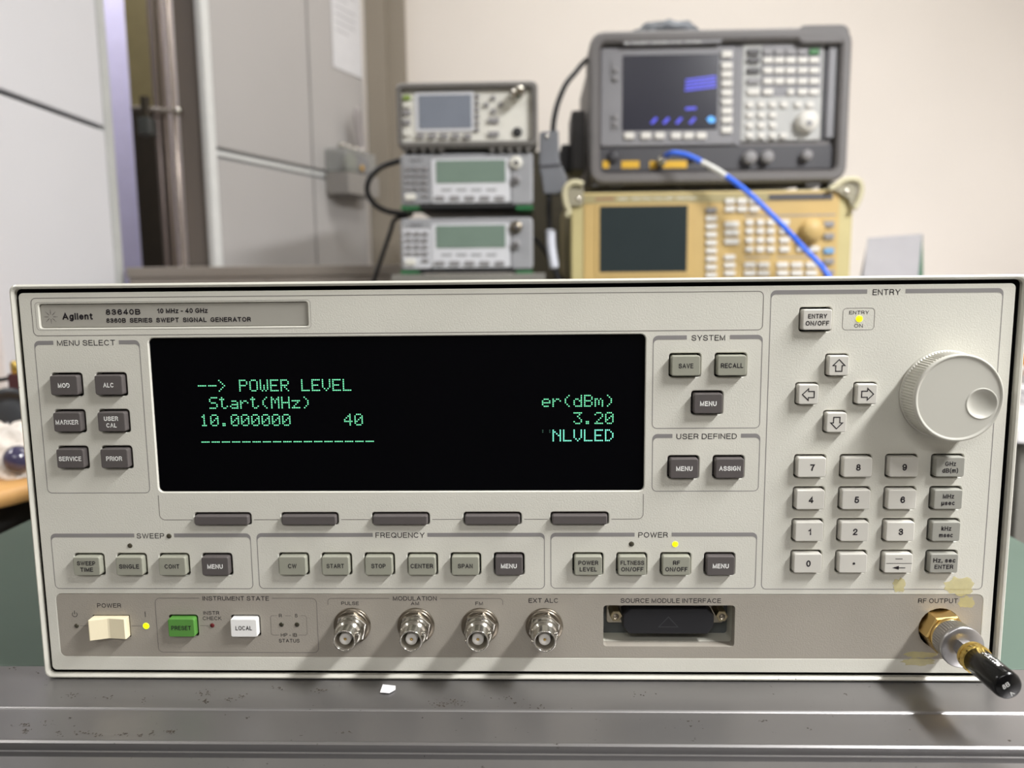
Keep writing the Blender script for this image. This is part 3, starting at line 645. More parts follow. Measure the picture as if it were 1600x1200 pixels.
# ================================================================== things behind
def PX(px0, px1, py0, py1, Y):
    """x0, x1, z0, z1 in mm of a picture rectangle at depth Y (px0<px1, py0<py1 downwards)"""
    c = (py0+py1)/2; d = (px0+px1)/2
    return at(px0, c, Y).x, at(px1, c, Y).x, at(d, py1, Y).z, at(d, py0, Y).z
def slab(px0, px1, py0, py1, Y, t, name, material, parent, r=1.5, bev=.8, O=None, taper=0, dy=0, n=3):
    """rounded slab whose front is t mm in front of plane Y"""
    x0, x1, z0, z1 = PX(px0, px1, py0, py1, Y); O = O or Vector((0, 0, 0))
    return MB().prism((x0+x1)/2-O.x, (z0+z1)/2-O.z, x1-x0, z1-z0, r, Y-t-O.y, Y+dy-O.y, bev, taper, n).build(name, material, parent)
def disc(px, py, rpx, Y, t, name, material, parent, O, n=20, dome=False):
    c = at(px, py, Y); r = rpx*(Y+325)/F
    pf = [(r, Y-O.y), (r, Y-t*.85-O.y), (r*.88, Y-t-O.y), (.01, Y-t*(1.0)-O.y)]
    return MB().lathe(pf, c.x-O.x, c.z-O.z, n, cap0=False).build(name, material, parent)

GBODY = mat('analyzer_gray', (104, 100, 100), .5, var=.04, bump=.1, bscale=400)
GBUMP = mat('analyzer_bumper', (104, 101, 101), .55, var=.03)
GPAN = mat('analyzer_panel', (128, 127, 131), .5)
GDARK = mat('analyzer_dark', (62, 61, 66), .5)
LPAN = mat('light_panel', (176, 176, 174), .5)
KB = mat('button_light', (214, 211, 205), .5)
KG = mat('button_gray', (138, 136, 138), .5)
KD = mat('button_dark', (72, 70, 72), .5)
YEL = mat('warning_yellow', (214, 168, 30), .5)
SCR = mat('screen_glass', (38, 38, 50), .25, spec=.5)  # base raised to carry the reflection haze on the glass
SCRB = mat('reflection_blue', (40, 40, 60), .4, emit=(84, 84, 255), estr=.9)
SCRC = mat('reflection_cyan', (60, 90, 120), .4, emit=(70, 170, 255), estr=1.2)
GRN = mat('green_key', (40, 110, 50), .5)

# --- gray spectrum analyzer
Y = 930
c = at(1118, 287, Y); O = Vector((c.x, Y, at(1118, 288, Y).z))
SA = thing('spectrum_analyzer', 'gray portable spectrum analyzer with rubber bumpers and dim screen, upper of the two analyzers', 'spectrum analyzer', O, group='spectrum analyzers stacked on the rear bench')
x0, x1, z0, z1 = PX(922, 1317, 58, 277, Y)
MB().prism((x0+x1)/2-O.x, (z0+z1)/2-O.z, x1-x0-8, z1-z0-8, 10, 20, 330, 3).build('case', GBODY, SA)
def ringslab(px0, px1, py0, py1, ix0, ix1, iy0, iy1, Y, t, back, name, mt, par, O, r=12, ri=8, bev=3):
    a = PX(px0, px1, py0, py1, Y); b = PX(ix0, ix1, iy0, iy1, Y)
    return MB().plate(('r', (a[0]+a[1])/2-O.x, (a[2]+a[3])/2-O.z, a[1]-a[0], a[3]-a[2], r), [('r', (b[0]+b[1])/2-O.x, (b[2]+b[3])/2-O.z, b[1]-b[0], b[3]-b[2], ri)], Y-t-O.y, Y+back-O.y, bev).build(name, mt, par)
tag(ringslab(919.5, 1319, 52, 288, 936, 1303, 70, 270, Y, 22, 60, 'bumper', GBUMP, SA, O, 22, 8, 4), 'grey rubber bumper around the front')
slab(1238, 1319.5, 45, 74, Y, 21.5, 'bumper_corner', GBUMP, SA, 14, 3, O, dy=60, n=6)
slab(934, 1304, 68, 272, Y, 2, 'front_face', GBODY, SA, 6, 1, O, dy=20)
slab(937.5, 1148, 75, 229, Y, 8, 'screen_bezel', GPAN, SA, 4, 2, O)
SN = slab(971.6, 1119.5, 88, 205, Y, 9, 'screen', SCR, SA, 1, .4, O)
lb = slab(971.6, 1123, 61, 74, Y, 20, 'name_strip', GPAN, SA, 1, .6, O)
m = MB(); q = at(980, 67.5, Y-20)-O; w = at(1000, 67.5, Y-20).x-at(980, 67.5, Y-20).x
put_text(m, 'hp  AGILENT  E4403B  9 kHz - 3.0 GHz', q.x+54, q.z, 3.4, 116, 1, q.y-.3)
m.build('lettering', WINK, lb, recalc=False)
slab(954, 967, 97, 131, Y, 10, 'speaker_strip', GPAN, SA, 3, .5, O); slab(954, 967, 180, 205, Y, 10, 'speaker_strip', GPAN, SA, 3, .5, O)
for py in (113, 125.5, 185, 196.5): disc(960.5, py, 4, Y, 13, 'round_button', KG, SA, O)
for py in (88, 105.5, 119, 133, 147.5, 161.5, 175.5, 189.5, 205): slab(1125, 1141, py-5, py+5, Y, 13, 'key', KB, SA, 1.2, .6, O)
for px in (982, 1008, 1029, 1054.5, 1074, 1093.5): slab(px-7.5, px+7.5, 209, 219, Y, 13, 'key', KB, SA, 1.2, .6, O)
slab(1148, 1157, 72, 228, Y, 6, 'divider', GPAN, SA, 2, 1, O)
slab(1157, 1282, 69, 221, Y, 7, 'keypad_panel', LPAN, SA, 3, 1, O)
slab(1187, 1280, 72, 152, Y, 8, 'keypad_area', GPAN, SA, 2, .5, O)
rows = [84, 97, 113, 129.5, 146]
for r, py in enumerate(rows):
    for c_, px in enumerate((1174.5, 1197, 1214.5, 1232, 1250.5, 1268.5)):
        if r == 4 and c_ in (2,): continue
        mt = KB
        if c_ == 0: mt = (KD, KD, KD, KG, KB)[r]
        elif r == 0: mt = GRN if c_ == 5 else KG
        hw = 9.5 if c_ == 0 else 7.5
        if r == 4 and c_ == 3: hw = 5
        slab(px-hw, px+hw, py-4.5, py+4.5, Y, 12, 'key', mt, SA, 1.5, .8, O)
for r, py in enumerate((165.8, 182, 198, 213.8)):
    for px in (1169, 1186.8, 1204.5)+((1221.8, 1244, 1262) if r == 0 else ((1221,) if r == 3 else ())):
        slab(px-5.2, px+5.2, py-4.2, py+4.2, Y, 12, 'key', KB, SA, 1.5, .8, O)
kb = disc(1255.5, 192.8, 15.5, Y, 26, 'knob', KB, SA, O, 28); disc(1264.5, 192.0, 4.5, Y-26, 1.2, 'knob_dimple', KG, kb, O, 16)
slab(1284, 1308, 66, 220, Y, 4, 'drive_recess', GDARK, SA, 1, .5, O)
slab(1290, 1303, 70, 217, Y, 9, 'drive_door', GPAN, SA, 1.5, .8, O)
slab(935, 1302, 230, 267, Y, 7, 'connector_panel', GDARK, SA, 4, 1, O)
for a, b in ((941, 951), (970, 998), (1014, 1072)): slab(a, b, 252.5, 264, Y, 7.6, 'warning_label', YEL, SA, .3, .1, O)
for px, py, r in ((1167.3, 248.5, 10), (1194.3, 247.5, 9.5), (1255, 245, 8)): disc(px, py, r, Y, 22, 'round_cap', KG, SA, O, 20)
disc(958, 246, 9, Y, 14, 'input_jack', GDARK, SA, O); disc(1080, 249, 5, Y, 14, 'input_jack', NICKEL2, SA, O)
def quad(par, pts, Yq, name, mt, O):
    m_ = MB(); m_.add([at(a, b, Yq)-O for a, b in pts], [tuple(range(len(pts)))]); return m_.build(name, mt, par, recalc=False)
for k in range(4): quad(SN, [(1070+k*.5, 139.5-k*5.2), (1119, 133.5-k*5.2), (1119, 136.5-k*5.2), (1070+k*.5, 142.5-k*5.2)], Y-9.5, 'reflection_mark', SCRB, O)  # glowing strokes stand in for reflections on the screen glass
quad(SN, [(1071, 168), (1088, 167), (1088, 171), (1071, 172)], Y-9.5, 'reflection_mark', SCRB, O)
for px in (1022, 1041, 1061, 1082): quad(SN, [(px-6, 192), (px+2, 183), (px+6, 185), (px-2, 194)], Y-9.5, 'reflection_mark', SCRB, O)
quad(SN, [(1104, 186), (1110, 181), (1117, 184), (1117, 191), (1109, 192)], Y-9.5, 'reflection_spot', SCRC, O)  # bright cyan reflection drawn as a glowing patch
for px in (925, 950, 1255, 1290): slab(px, px+22, 286, 293, Y, 14, 'foot', KD, SA, 1, .5, O, dy=30)
# handle pivot at the left side
xl = at(918, 200, Y).x
hd = MB(); hd.box(xl-24-O.x, xl-1-O.x, 30, 120, at(900, 262, Y).z-O.z, at(900, 165, Y).z-O.z); hd.build('side_handle', KD, SA, bevel=6)
hd = MB(); hd.box(xl-40-O.x, xl-24-O.x, 50, 110, at(900, 262, Y).z-O.z, at(900, 215, Y).z-O.z); hd.build('handle_end', GDARK, SA, bevel=7)
# blue cable
CB = [at(1040, 243, Y-30), at(1052, 239, Y-50), at(1075, 243, Y-62), at(1100, 255, Y-80), at(1130, 272, Y-95), at(1170, 302, Y-108), at(1215, 345, Y-118), at(1255, 387, Y-118), at(1292, 428, Y-135), at(1312, 480, Y-150), at(1325, 540, Y-155)]
P = curve_pts(CB, 8)
BL = thing('test_cable', 'thin blue coaxial cable with a white sleeve hanging down from the gray analyzer', 'cable', CB[0])
O2 = CB[0]
MB().tube([p-O2 for p in P[:24]], 3.8).build('cable_run', mat('cable_blue', (44, 104, 232), .4), BL)
MB().tube([p-O2 for p in P[23:34]], 4.0).build('white_sleeve', mat('sleeve_white', (214, 214, 210), .5), BL)
MB().tube([p-O2 for p in P[33:]], 3.8).build('cable_run', MATS['cable_blue'], BL)
cn_ = at(1034, 250, Y)
MB().tube([at(1030, 258, Y-9)-O2, at(1032, 254, Y-14)-O2, at(1037, 247, Y-26)-O2], 7.2, 14).build('plug', NICKEL, BL)
# crumpled bag on top
BG = bmesh.new(); bmesh.ops.create_icosphere(BG, subdivisions=4, radius=1)
x0, x1, z0, z1 = PX(980, 1102, 38, 58, Y+90); zt = at(1040, 51.5, Y+60).z
for v in BG.verts:
    q = v.co.copy(); s = math.sin(q.x*9+q.y*5)*math.cos(q.y*8-q.x*4)*.14+math.sin(q.x*17+q.z*11)*.06
    v.co = Vector(((x1-x0)/2*q.x*(1+s*.3), 70*q.y*(1+s*.3), max(0, (24*(max(q.z, 0)**.7)*(1+1.6*s))+.2)))*MM
me = bpy.data.meshes.new('plastic_bag'); BG.to_mesh(me); BG.free()
for p in me.polygons: p.use_smooth = True
me.materials.append(mat('bag_plastic', (104, 108, 114), .5, spec=.3, var=.4, vscale=40, bump=.4, bscale=60, bdist=.003))
o = bpy.data.objects.new('plastic_bag', me); C.objects.link(o); o.location = Vector(((x0+x1)/2, Y+110, zt-1))*MM
tag(o, 'crumpled gray plastic bag lying on top of the gray analyzer', 'bag')

# --- cream spectrum analyzer
Y = 880
CRM = mat('cream_face', (192, 163, 104), .5, var=.03); CRO = mat('cream_case', (188, 176, 126), .5, var=.03); KHA = mat('khaki_header', (158, 146, 104), .5)
zb = at(1100, 475, Y).z
O = Vector((at(1112, 400, Y).x, Y, zb))
SC = thing('spectrum_analyzer', 'cream and yellow benchtop spectrum analyzer with dark screen, under the gray analyzer', 'spectrum analyzer', O, group='spectrum analyzers stacked on the rear bench')
x0, x1, _, z1 = PX(892, 1331, 297, 475, Y)
MB().box(x0-O.x, x1-O.x, 14, 420, 0, z1-O.z).build('case', CRO, SC, bevel=3)
b = PX(893, 1330, 299, 474, Y)
MB().prism((b[0]+b[1])/2-O.x, (b[2]+b[3])/2-O.z, b[1]-b[0], b[3]-b[2], 2, 0, 14, 1.5).build('front_frame', CRO, SC)
slab(912, 1308, 301, 472, Y, 2, 'front_face', CRM, SC, 2, .8, O)
hdr = slab(912, 1200, 303, 317, Y, 3, 'header_strip', KHA, SC, 1, .3, O)
m = MB(); q = at(945, 311, Y-3)-O
put_text(m, 'ADVANTEST', q.x, q.z, 4.2, 28, 2, q.y-.3); m.build('lettering', mat('print_red', (150, 50, 50), .5), hdr, recalc=False)
m = MB(); put_text(m, 'R3267   SPECTRUM  ANALYZER   100Hz-8GHz', q.x+79, q.z, 3.4, 118, 0, q.y-.3); m.build('lettering', WINK, hdr, recalc=False)
slab(930, 1080, 318, 432, Y, 3.5, 'screen_bezel', CRM, SC, 3, .8, O)
slab(936.5, 1073, 322, 425, Y, 4.0, 'screen', mat('screen_off', (44, 52, 54), .25, spec=.3), SC, 1, .3, O)
slab(1104, 1107, 318, 440, Y, 2.5, 'trim_line', KHA, SC, .3, .1, O)
disc(1110.5, 311.7, 3, Y, 2.6, 'power_button', KD, SC, O)
for k, py in enumerate((329, 341.7, 354, 366.8, 379.5, 392, 404.7, 417.5, 430)): slab(1102, 1118.5, py-4, py+4, Y, 7, 'key', KG if k == 0 else KB, SC, 1.2, .6, O)
for px in (1139.3, 1158, 1177):
    for py in (314.7, 327): slab(px-7.5, px+7.5, py-4.2, py+4.2, Y, 7, 'key', KB, SC, 1.2, .6, O)
for py in (350.7, 363.6, 377.5): slab(1131, 1153, py-4.6, py+4.6, Y, 7, 'key', KB, SC, 1.2, .6, O)
for py in (402, 414.5, 427): slab(1130.5, 1147, py-4, py+4, Y, 7, 'key', KB, SC, 1.2, .6, O)
for py in (347.7, 361.2, 375.3, 389.5):
    for px in (1169.7, 1186.5, 1202.7): slab(px-5.8, px+5.8, py-4.4, py+4.4, Y, 7, 'key', KB, SC, 1.2, .6, O)
    slab(1216.5, 1231.5, py-4.4, py+4.4, Y, 7, 'key', KB, SC, 1.2, .6, O)
for px in (1170.5, 1191.7, 1221, 1243.3, 1266):
    for py in (413.8, 426.8): slab(px-8.7, px+8.7, py-4.2, py+4.2, Y, 7, 'key', KB, SC, 1.2, .6, O)
for px in (1251, 1270.5): slab(px-7.5, px+7.5, 384.8, 393.2, Y, 7, 'key', KB, SC, 1.2, .6, O)
BLU = mat('button_blue', (112, 158, 200), .5)
for py, mt in ((350.5, KG), (369.5, KG), (392, BLU), (408.5, KG), (426, KG)): slab(1285.5, 1301, py-4.4, py+4.4, Y, 7, 'key', mt, SC, 1.2, .6, O)
disc(1266.5, 360.5, 19, Y, 6, 'knob_skirt', CRM, SC, O, 32); disc(1266.5, 360.5, 15.5, Y-6, 20, 'knob', CRM, SC, O, 32)
slab(1200.5, 1299.5, 303, 312.5, Y, 4, 'disk_slot', KD, SC, .5, .2, O)
slab(1163, 1305, 335.5, 338, Y, 2.4, 'trim_line', KG, SC, .2, .1, O); slab(1163, 1203, 401, 403.2, Y, 2.4, 'trim_line', KG, SC, .2, .1, O); slab(1213, 1275, 401, 403.2, Y, 2.4, 'trim_line', KG, SC, .2, .1, O)
# hooked corner brackets
BRK = mat('bracket_cream', (190, 183, 152), .5); BRG = mat('bracket_gray', (150, 144, 124), .5)
q = [at(a, b, Y-12)-O for a, b in ((911, 288), (898, 285), (887, 290), (882, 302), (884, 318), (889, 331), (884, 338))]
MB().tube(curve_pts(q, 5), 4.6, 10).build('corner_guard', BRK, SC)
slab(886, 911, 292, 322, Y, 8, 'guard_plate', BRG, SC, 4, 1, O); disc(904, 311, 3.2, Y-8, 2, 'screw', NICKEL, SC, O, 12)
q = [at(a, b, Y-12)-O for a, b in ((1296, 296), (1308, 289), (1318, 282), (1333, 280), (1343, 284), (1346, 296), (1342, 312), (1334, 327))]
MB().tube(curve_pts(q, 5), 4.2, 10).build('corner_guard', BRK, SC)
m = MB(); q = [(1300, 297), (1318, 285), (1334, 283), (1341, 290), (1339, 308), (1331, 324), (1326, 310), (1310, 300)]
m.loft([[at(a, b, Y-9)-O for a, b in q], [at(a, b, Y)+Vector((0, 4, 0))-O for a, b in q]]); m.build('guard_plate', BRG, SC, bevel=1)
disc(1323, 299, 3.5, Y-9, 2.5, 'screw', NICKEL, SC, O, 12)
for px in (905, 1300): slab(px-12, px+12, 476, 483, Y, -4, 'foot', KD, SC, 2, 1, O, dy=40)
ZBENCH = at(1100, 485.5, Y).z

# --- three power meters
MG = mat('meter_gray', (150, 151, 155), .5, var=.03); ML = mat('meter_light', (206, 207, 212), .5); LCD = mat('lcd_green', (116, 134, 123), .25, spec=.4)
MWH = mat('meter_white', (216, 214, 206), .5); MBP = mat('meter_bumper', (100, 97, 94), .55)
GST = mat('green_strip', (36, 110, 62), .5); MBK = mat('meter_black', (34, 34, 36), .6)
Y = 850
def old_meter(y0, label, mt):
    O = Vector((at(729, y0+84, Y).x, Y, at(729, y0+86, Y).z+.3))
    T_ = thing('power_meter', label, 'power meter', O, group='stacked power meters')
    P_ = lambda *a, **k: slab(*a[:4], Y, *a[4:], O=O, **k)
    x0, x1, z0, z1 = PX(626, 834, y0, y0+82, Y)
    MB().box(x0+2-O.x, x1-2-O.x, 16, 340, z0+8-O.z, z1-1-O.z).build('case', MBP, T_, bevel=3)
    P_(626, 833, y0, y0+82, 2, 'front_shell', MG, T_, r=7, bev=3, dy=16)
    P_(630, 674, y0+9, y0+79, 5, 'keypad_panel', mt, T_, r=2)
    P_(675, 797, y0+9, y0+78, 6, 'display_panel', ML, T_, r=3)
    P_(682, 790, y0+12, y0+47, 7, 'lcd', LCD, T_, r=1.5, bev=.4)
    P_(631, 673, y0+5, y0+17, 5.6, 'name_label', MG, T_, r=.5, bev=.2)
    m = MB(); q = at(650, y0+11, Y-5.6)-O; put_text(m, 'Agilent', q.x, q.z, 3.6, 20, 1, q.y-.3); m.build('lettering', INK, T_, recalc=False)
    P_(799, 830, y0+5, y0+79, 4, 'input_panel', MG, T_, r=3)
    for r in range(4):
        for c_ in range(3): P_(634.5+13*c_, 644+13*c_, y0+22+10.3*r, y0+27.5+10.3*r, 9, 'key', KG, T_, r=1)
    P_(661, 670, y0+64, y0+69.5, 9, 'key', KG, T_, r=1)
    P_(634, 651, y0+64, y0+74, 10, 'oval_key', MWH, T_, r=4)
    for k in range(5): P_(680+23.3*k, 696+23.3*k, y0+67.5, y0+74, 9, 'soft_key', KG, T_, r=2.6)
    for k in range(4): P_(690+23.3*k, 706+23.3*k, y0+56, y0+60, 6.3, 'soft_label', MG, T_, r=.3, bev=.1)
    disc(806.5, y0+15, 9.5, Y-3, 9, 'sensor_jack', MWH if mt is MG else NICKEL2, T_, O); disc(806.5, y0+15, 4, Y-12, 1, 'jack_core', KD, T_, O, 12)
    disc(806.5, y0+42, 7, Y-3, 9, 'output_jack', KG, T_, O); disc(806.5, y0+42, 3.5, Y-12, 1, 'jack_core', KD, T_, O, 12)
    for a, b in ((626, 656), (806, 833)):
        P_(a, b, y0+82, y0+87.5, 0, 'green_foot', GST, T_, r=1, bev=.5, dy=60)
    P_(657, 805, y0+77, y0+85.5, 2.8, 'underside', MBK, T_, r=2, bev=1, dy=60)
    return T_
old_meter(239.5, 'gray power meter with green LCD, middle of the three stacked meters', MG)
old_meter(340.5, 'gray power meter with green LCD and keypad toned paler for the light on it, lowest of the three stacked meters', ML)  # paler keypad colour stands for the stronger light on this meter
O = Vector((at(731, 237, Y).x, Y, at(731, 238.8, Y).z))
PM = thing('power_meter', 'white-faced power meter with colour screen, top of the three stacked meters', 'power meter', O, group='stacked power meters')
x0, x1, z0, z1 = PX(624, 838, 133, 230, Y)
MB().prism((x0+x1)/2-O.x, (z0+z1)/2-O.z, x1-x0-4, z1-z0-4, 8, 10, 330, 3).build('case', MBP, PM)
ringslab(622, 840, 131, 233, 629, 830, 142, 223, Y, 14, 40, 'bumper', MBP, PM, O, 9, 4, 3)
P_ = lambda *a, **k: slab(*a[:4], Y, *a[4:], O=O, **k)
P_(626, 833, 140, 225, 3, 'front_face', MWH, PM, r=3, dy=10)
P_(632, 648, 147, 217, 4, 'key_column', MWH, PM, r=3)
P_(649, 741, 145, 207, 6, 'screen_bezel', ML, PM, r=2)
P_(655, 737, 150, 202, 7, 'screen', mat('meter_screen', (124, 130, 142), .12, spec=.8), PM, r=1, bev=.3)  # bright ceiling reflection is put into the screen's base colour
for k, (py, mt) in enumerate(((154.5, mat('button_olive', (128, 150, 70), .5)), (166, MWH), (177.5, KG), (192.5, KG), (210, MWH))): P_(631, 642.5, py-4, py+4, 9, 'key', mt, PM, r=1.5)
for k in range(5): P_(651.7+18.3*k, 663.7+18.3*k, 210, 218, 9, 'key', KG, PM, r=2)
for k in range(6): P_(742.5, 749.5, 148.5+10.4*k, 155+10.4*k, 9, 'key', KG, PM, r=2)
for px, py in ((771, 154.5), (760.5, 165), (783, 165), (771, 175.5)): P_(px-3.5, px+3.5, py-3.5, py+3.5, 9, 'arrow_key', KG, PM, r=2)
for py in (189.7, 210.7): P_(763, 780, py-4, py+4, 9, 'key', KG, PM, r=2)
disc(808.5, 207, 7, Y-3, 5, 'output_jack', MBK, PM, O)
q = [at(805, 150, Y-4)-O, at(806, 149, Y-16)-O, at(811, 143, Y-34)-O]
MB().tube(q, 8.5, 16).build('sensor_plug', NICKEL, PM); MB().tube([q[2], at(812, 142, Y-42)-O], 5, 14).build('plug_tip', NICKEL2, PM)
for k in range(5):
    for a in (630, 765): P_(a+14*k, a+8+14*k, 228, 238.4, 10, 'rubber_foot', MBP, PM, r=2, bev=1, dy=40)

# --- bench and risers behind
BCH = mat('bench_gray', (126, 124, 118), .5, var=.05)
BX0, BX1 = -205, 522
B = thing('rear_bench', 'gray laboratory bench behind the signal generator carrying the analyzers', 'bench', ((BX0+BX1)/2, 1230, ZF))
hx_ = (BX1-BX0)/2
MB().box(-hx_, hx_, -400, 400, ZBENCH-30-ZF, ZBENCH-ZF).build('bench_top', BCH, B, bevel=3)
for sx in (-1, 1):
    for sy in (-1, 1): MB().box(sx*(hx_-20)-20, sx*(hx_-20)+20, sy*370-20, sy*370+20, 0, ZBENCH-30.5-ZF).build('leg', BCH, B, bevel=2)
zr = at(729, 340.5+87.6, 850).z
xa, xb = at(612, 440, 850).x, at(852, 440, 850).x
if xa < BX0+2: xa = BX0+2
R2 = thing('equipment_riser', 'low gray stand under the stack of power meters', 'stand', ((xa+xb)/2, 1030, ZBENCH))
w_ = (xb-xa)/2
MB().box(-w_, w_, -185, 185, zr-ZBENCH-12, zr-ZBENCH).build('top_board', BCH, R2, bevel=1.5)
for s in (-1, 1): MB().box(s*(w_-6)-5, s*(w_-6)+5, -180, 180, 0, zr-ZBENCH-12.2).build('side_board', BCH, R2, bevel=1)

# gray box hanging on a black cord
Y = 900
HB = mat('adapter_gray', (112, 114, 120), .5, var=.08, vscale=20)
O = at(862, 250, Y)
HG = thing('hanging_adapter', 'dark gray flat box hanging on a black cord between meters and analyzer', 'adapter box', O)
o1 = [(843, 206), (873, 203.5), (874, 250), (886, 278), (887, 302), (850, 303), (846, 275), (842, 262)]
m = MB(); m.loft([[at(a, b, Y-10)-O for a, b in o1], [at(a, b, Y)+Vector((0, 18, 0))-O for a, b in o1]]); m.build('box', HB, HG, bevel=3)
disc(854.7, 213, 3.2, Y-10, 2.5, 'screw', NICKEL, HG, O, 12)
o1 = [(843, 258), (876, 256), (876.5, 259.5), (843, 262)]
m = MB(); m.loft([[at(a, b, Y-12)-O for a, b in o1], [at(a, b, Y-9)-O for a, b in o1]]); m.build('band', GDARK, HG)
MB().tube([p-O for p in curve_pts([at(864, 205, Y), at(866, 185, Y), at(872, 160, Y), at(884, 132, Y), at(900, 112, Y+15), at(908, 102, Y+30), at(916, 94, Y+45)])], 4.2).build('cord', RUBBER, HG)
MB().tube([p-O for p in curve_pts([at(858, 302, Y), at(858, 335, Y), at(860, 361, Y)])], 4.2).build('cord', RUBBER, HG)
MB().tube([p-O for p in curve_pts([at(860, 359, Y), at(861, 385, Y), at(866, 419, Y)])], 7.5).build('white_tag', mat('tag_white', (224, 226, 238), .5), HG)
MB().tube([p-O for p in curve_pts([at(866, 417, Y), at(872, 435, Y), at(878, 452, Y), at(880, 470, Y)])], 4.2).build('cord', RUBBER, HG)
# cords at the left and right of the meters
Y = 950
P = curve_pts([at(640, 248, Y), at(618, 253, Y), at(594, 262, Y), at(577, 280, Y), at(574, 300, Y), at(584, 318, Y), at(602, 329, Y), at(622, 333, Y), at(645, 334, Y)])
tag(MB().tube([p-P[0] for p in P], 4.6).build('power_cable', RUBBER, None, P[0]), 'black cord looping out left of the middle power meter', 'cord', 'black cords beside the power meters')
P = curve_pts([at(636, 338, Y+40), at(617, 343, Y), at(610, 362, Y), at(597, 400, Y), at(584, 440, Y), at(575, 470, Y)])
tag(MB().tube([p-P[0] for p in P], 3.6).build('power_cable', RUBBER, None, P[0]), 'straight black cord slanting down left of the lowest power meter', 'cord', 'black cords beside the power meters')
P = curve_pts([at(826, 368, Y), at(838, 376, Y), at(852, 392, Y), at(862, 410, Y+20), at(880, 440, Y+40)])
tag(MB().tube([p-P[0] for p in P], 3.4).build('power_cable', RUBBER, None, P[0]), 'thin black cord right of the lowest power meter', 'cord', 'black cords beside the power meters')

# low gray cabinet (the grey strip left of the meters) and board right of the meters, its dark colour standing in for shadow
Y = 1010
x0, x1, z0, z1 = PX(197, 636, 415.5, 440, Y); x1 = min(x1, BX0-6)
LC = thing('low_cabinet', 'long low taupe cabinet whose top edge shows left of the meters', 'cabinet', ((x0+x1)/2, Y+80, ZF))
TP = mat('cabinet_taupe', (142, 134, 126), .5, var=.04, vscale=6)
w_ = (x1-x0)/2
MB().box(-w_+2, w_-2, -76, 76, 0, z1-ZF-18).build('body', TP, LC, bevel=2)
MB().box(-w_, w_, -80, 80, z1-ZF-18, z1-ZF).build('top_board', TP, LC, bevel=3)
for k in range(2): MB().box(-w_+8+k*w_, -4+k*w_-w_*0+0, -82, -76, 60, z1-ZF-24).build('door', TP, LC, bevel=1.5)
Y = 1400
x0, x1, z0, z1 = PX(800, 930, 236, 520, Y)
BD = MB().box(x0, x1, 0, 25, 0, z1-ZBENCH)
tag(BD.build('upright_board', mat('board_shadow_olive', (84, 79, 66), .7, var=.05), None, (0, Y, ZBENCH), bevel=2), 'board in a dark olive shadow colour standing behind the meters and the hanging box', 'board')

# --- door, post and pipes at the left of the rear wall
DW = mat('door_gray', (186, 183, 182), .5, spec=.3, var=.02, vscale=3); DT = mat('door_trim', (226, 227, 226), .45, var=.01)
DG = mat('door_groove', (150, 151, 152), .6)
pA, pB = at(330, 300, 1175), at(572, 300, 1675)
dv = Vector((pB.x-pA.x, pB.y-pA.y, 0)); wd = dv.length; ang = math.atan2(dv.y, dv.x)
DR = bpy.data.objects.new('door_1', None); C.objects.link(DR); DR.location = Vector((pA.x, pA.y, ZF))*MM; DR.rotation_euler[2] = ang; tag(DR, kind='structure')
zs = at(333, 236, 1190).z-ZF; sm = wd*.60
HD = ZC-ZF-8
MB().box(0, wd, 8, 12, 4, HD).build('door_core', DG, DR)
for a, b in ((22, sm-3), (sm+3, wd-1)):
    for c_, d_ in ((6, zs-13), (zs+9, HD-2)): MB().box(a, b, 0, 8, c_, d_).build('door_panel', DW, DR, bevel=2)
    MB().box(a, b, 3, 8, zs-6, zs+2).build('groove_rib', DT, DR, bevel=1)
MB().box(-4, 18, -4, 12, 2, HD).build('edge_strip', DT, DR, bevel=4)
nz = at(545, 60, 1600).z-ZF
# paper notice and plastic holder with tube
def on_door(u, z, dy=0):
    return Vector((pA.x+dv.x/wd*u+dv.y/wd*dy, pA.y+dv.y/wd*u-dv.x/wd*dy, z))
nt_ = thing('paper_notice', 'white paper notice taped on the gray door', 'notice', on_door(wd*.77, 0, 1.2)+Vector((0, 0, ZF+nz-5)), ang)
MB().box(0, 120, -1, 0, -70, 260).build('sheet', mat('paper', (226, 226, 230), .6), nt_)
pm_ = MB()
for k in range(12): pm_.box(14, 60+random.uniform(5, 45), -1.3, -1.0, 215-k*18, 218-k*18)
pm_.box(12, 108, -1.3, -1.0, 232, 240); pm_.build('printed_lines', mat('pale_print', (184, 184, 190), .6), nt_)
hz = at(540, 286, 1560).z
hd_ = thing('wall_holder', 'clear plastic holder with a bent tube mounted on the gray door', 'holder', on_door(wd*.68, 0, 0)+Vector((0, 0, hz)), ang)
CLR = mat('clear_plastic', (176, 178, 176), .15, spec=.6, alpha=.45)
MB().box(0, 128, -60, -1, 20, 74).build('clear_box', CLR, hd_, bevel=5)
MB().box(0, 130, -66, -1, -32, 18).build('bracket', mat('holder_gray', (146, 142, 138), .5), hd_, bevel=4)
MB().lathe([(16, 22), (16, 56), (8, 68)], 60, -30, 16, axis='z').build('small_bottle', mat('bottle_green', (130, 134, 112), .4), hd_)
MB().lathe([(20, 22), (20, 54), (12, 68)], 105, -30, 16, axis='z').build('small_bottle', mat('bottle_violet', (110, 100, 112), .4), hd_)
MB().lathe([(7, -34.5), (7, -36)], 0, 0, 12, axis='y').build('amber_cap', mat('amber', (206, 160, 60), .4), hd_, (62, -28, 32))
for k in range(4): MB().lathe([(9, 0), (9, 9), (5, 12)], 0, 0, 12, axis='z').build('chrome_cap', NICKEL, hd_, (22+28*k, -34, 75))
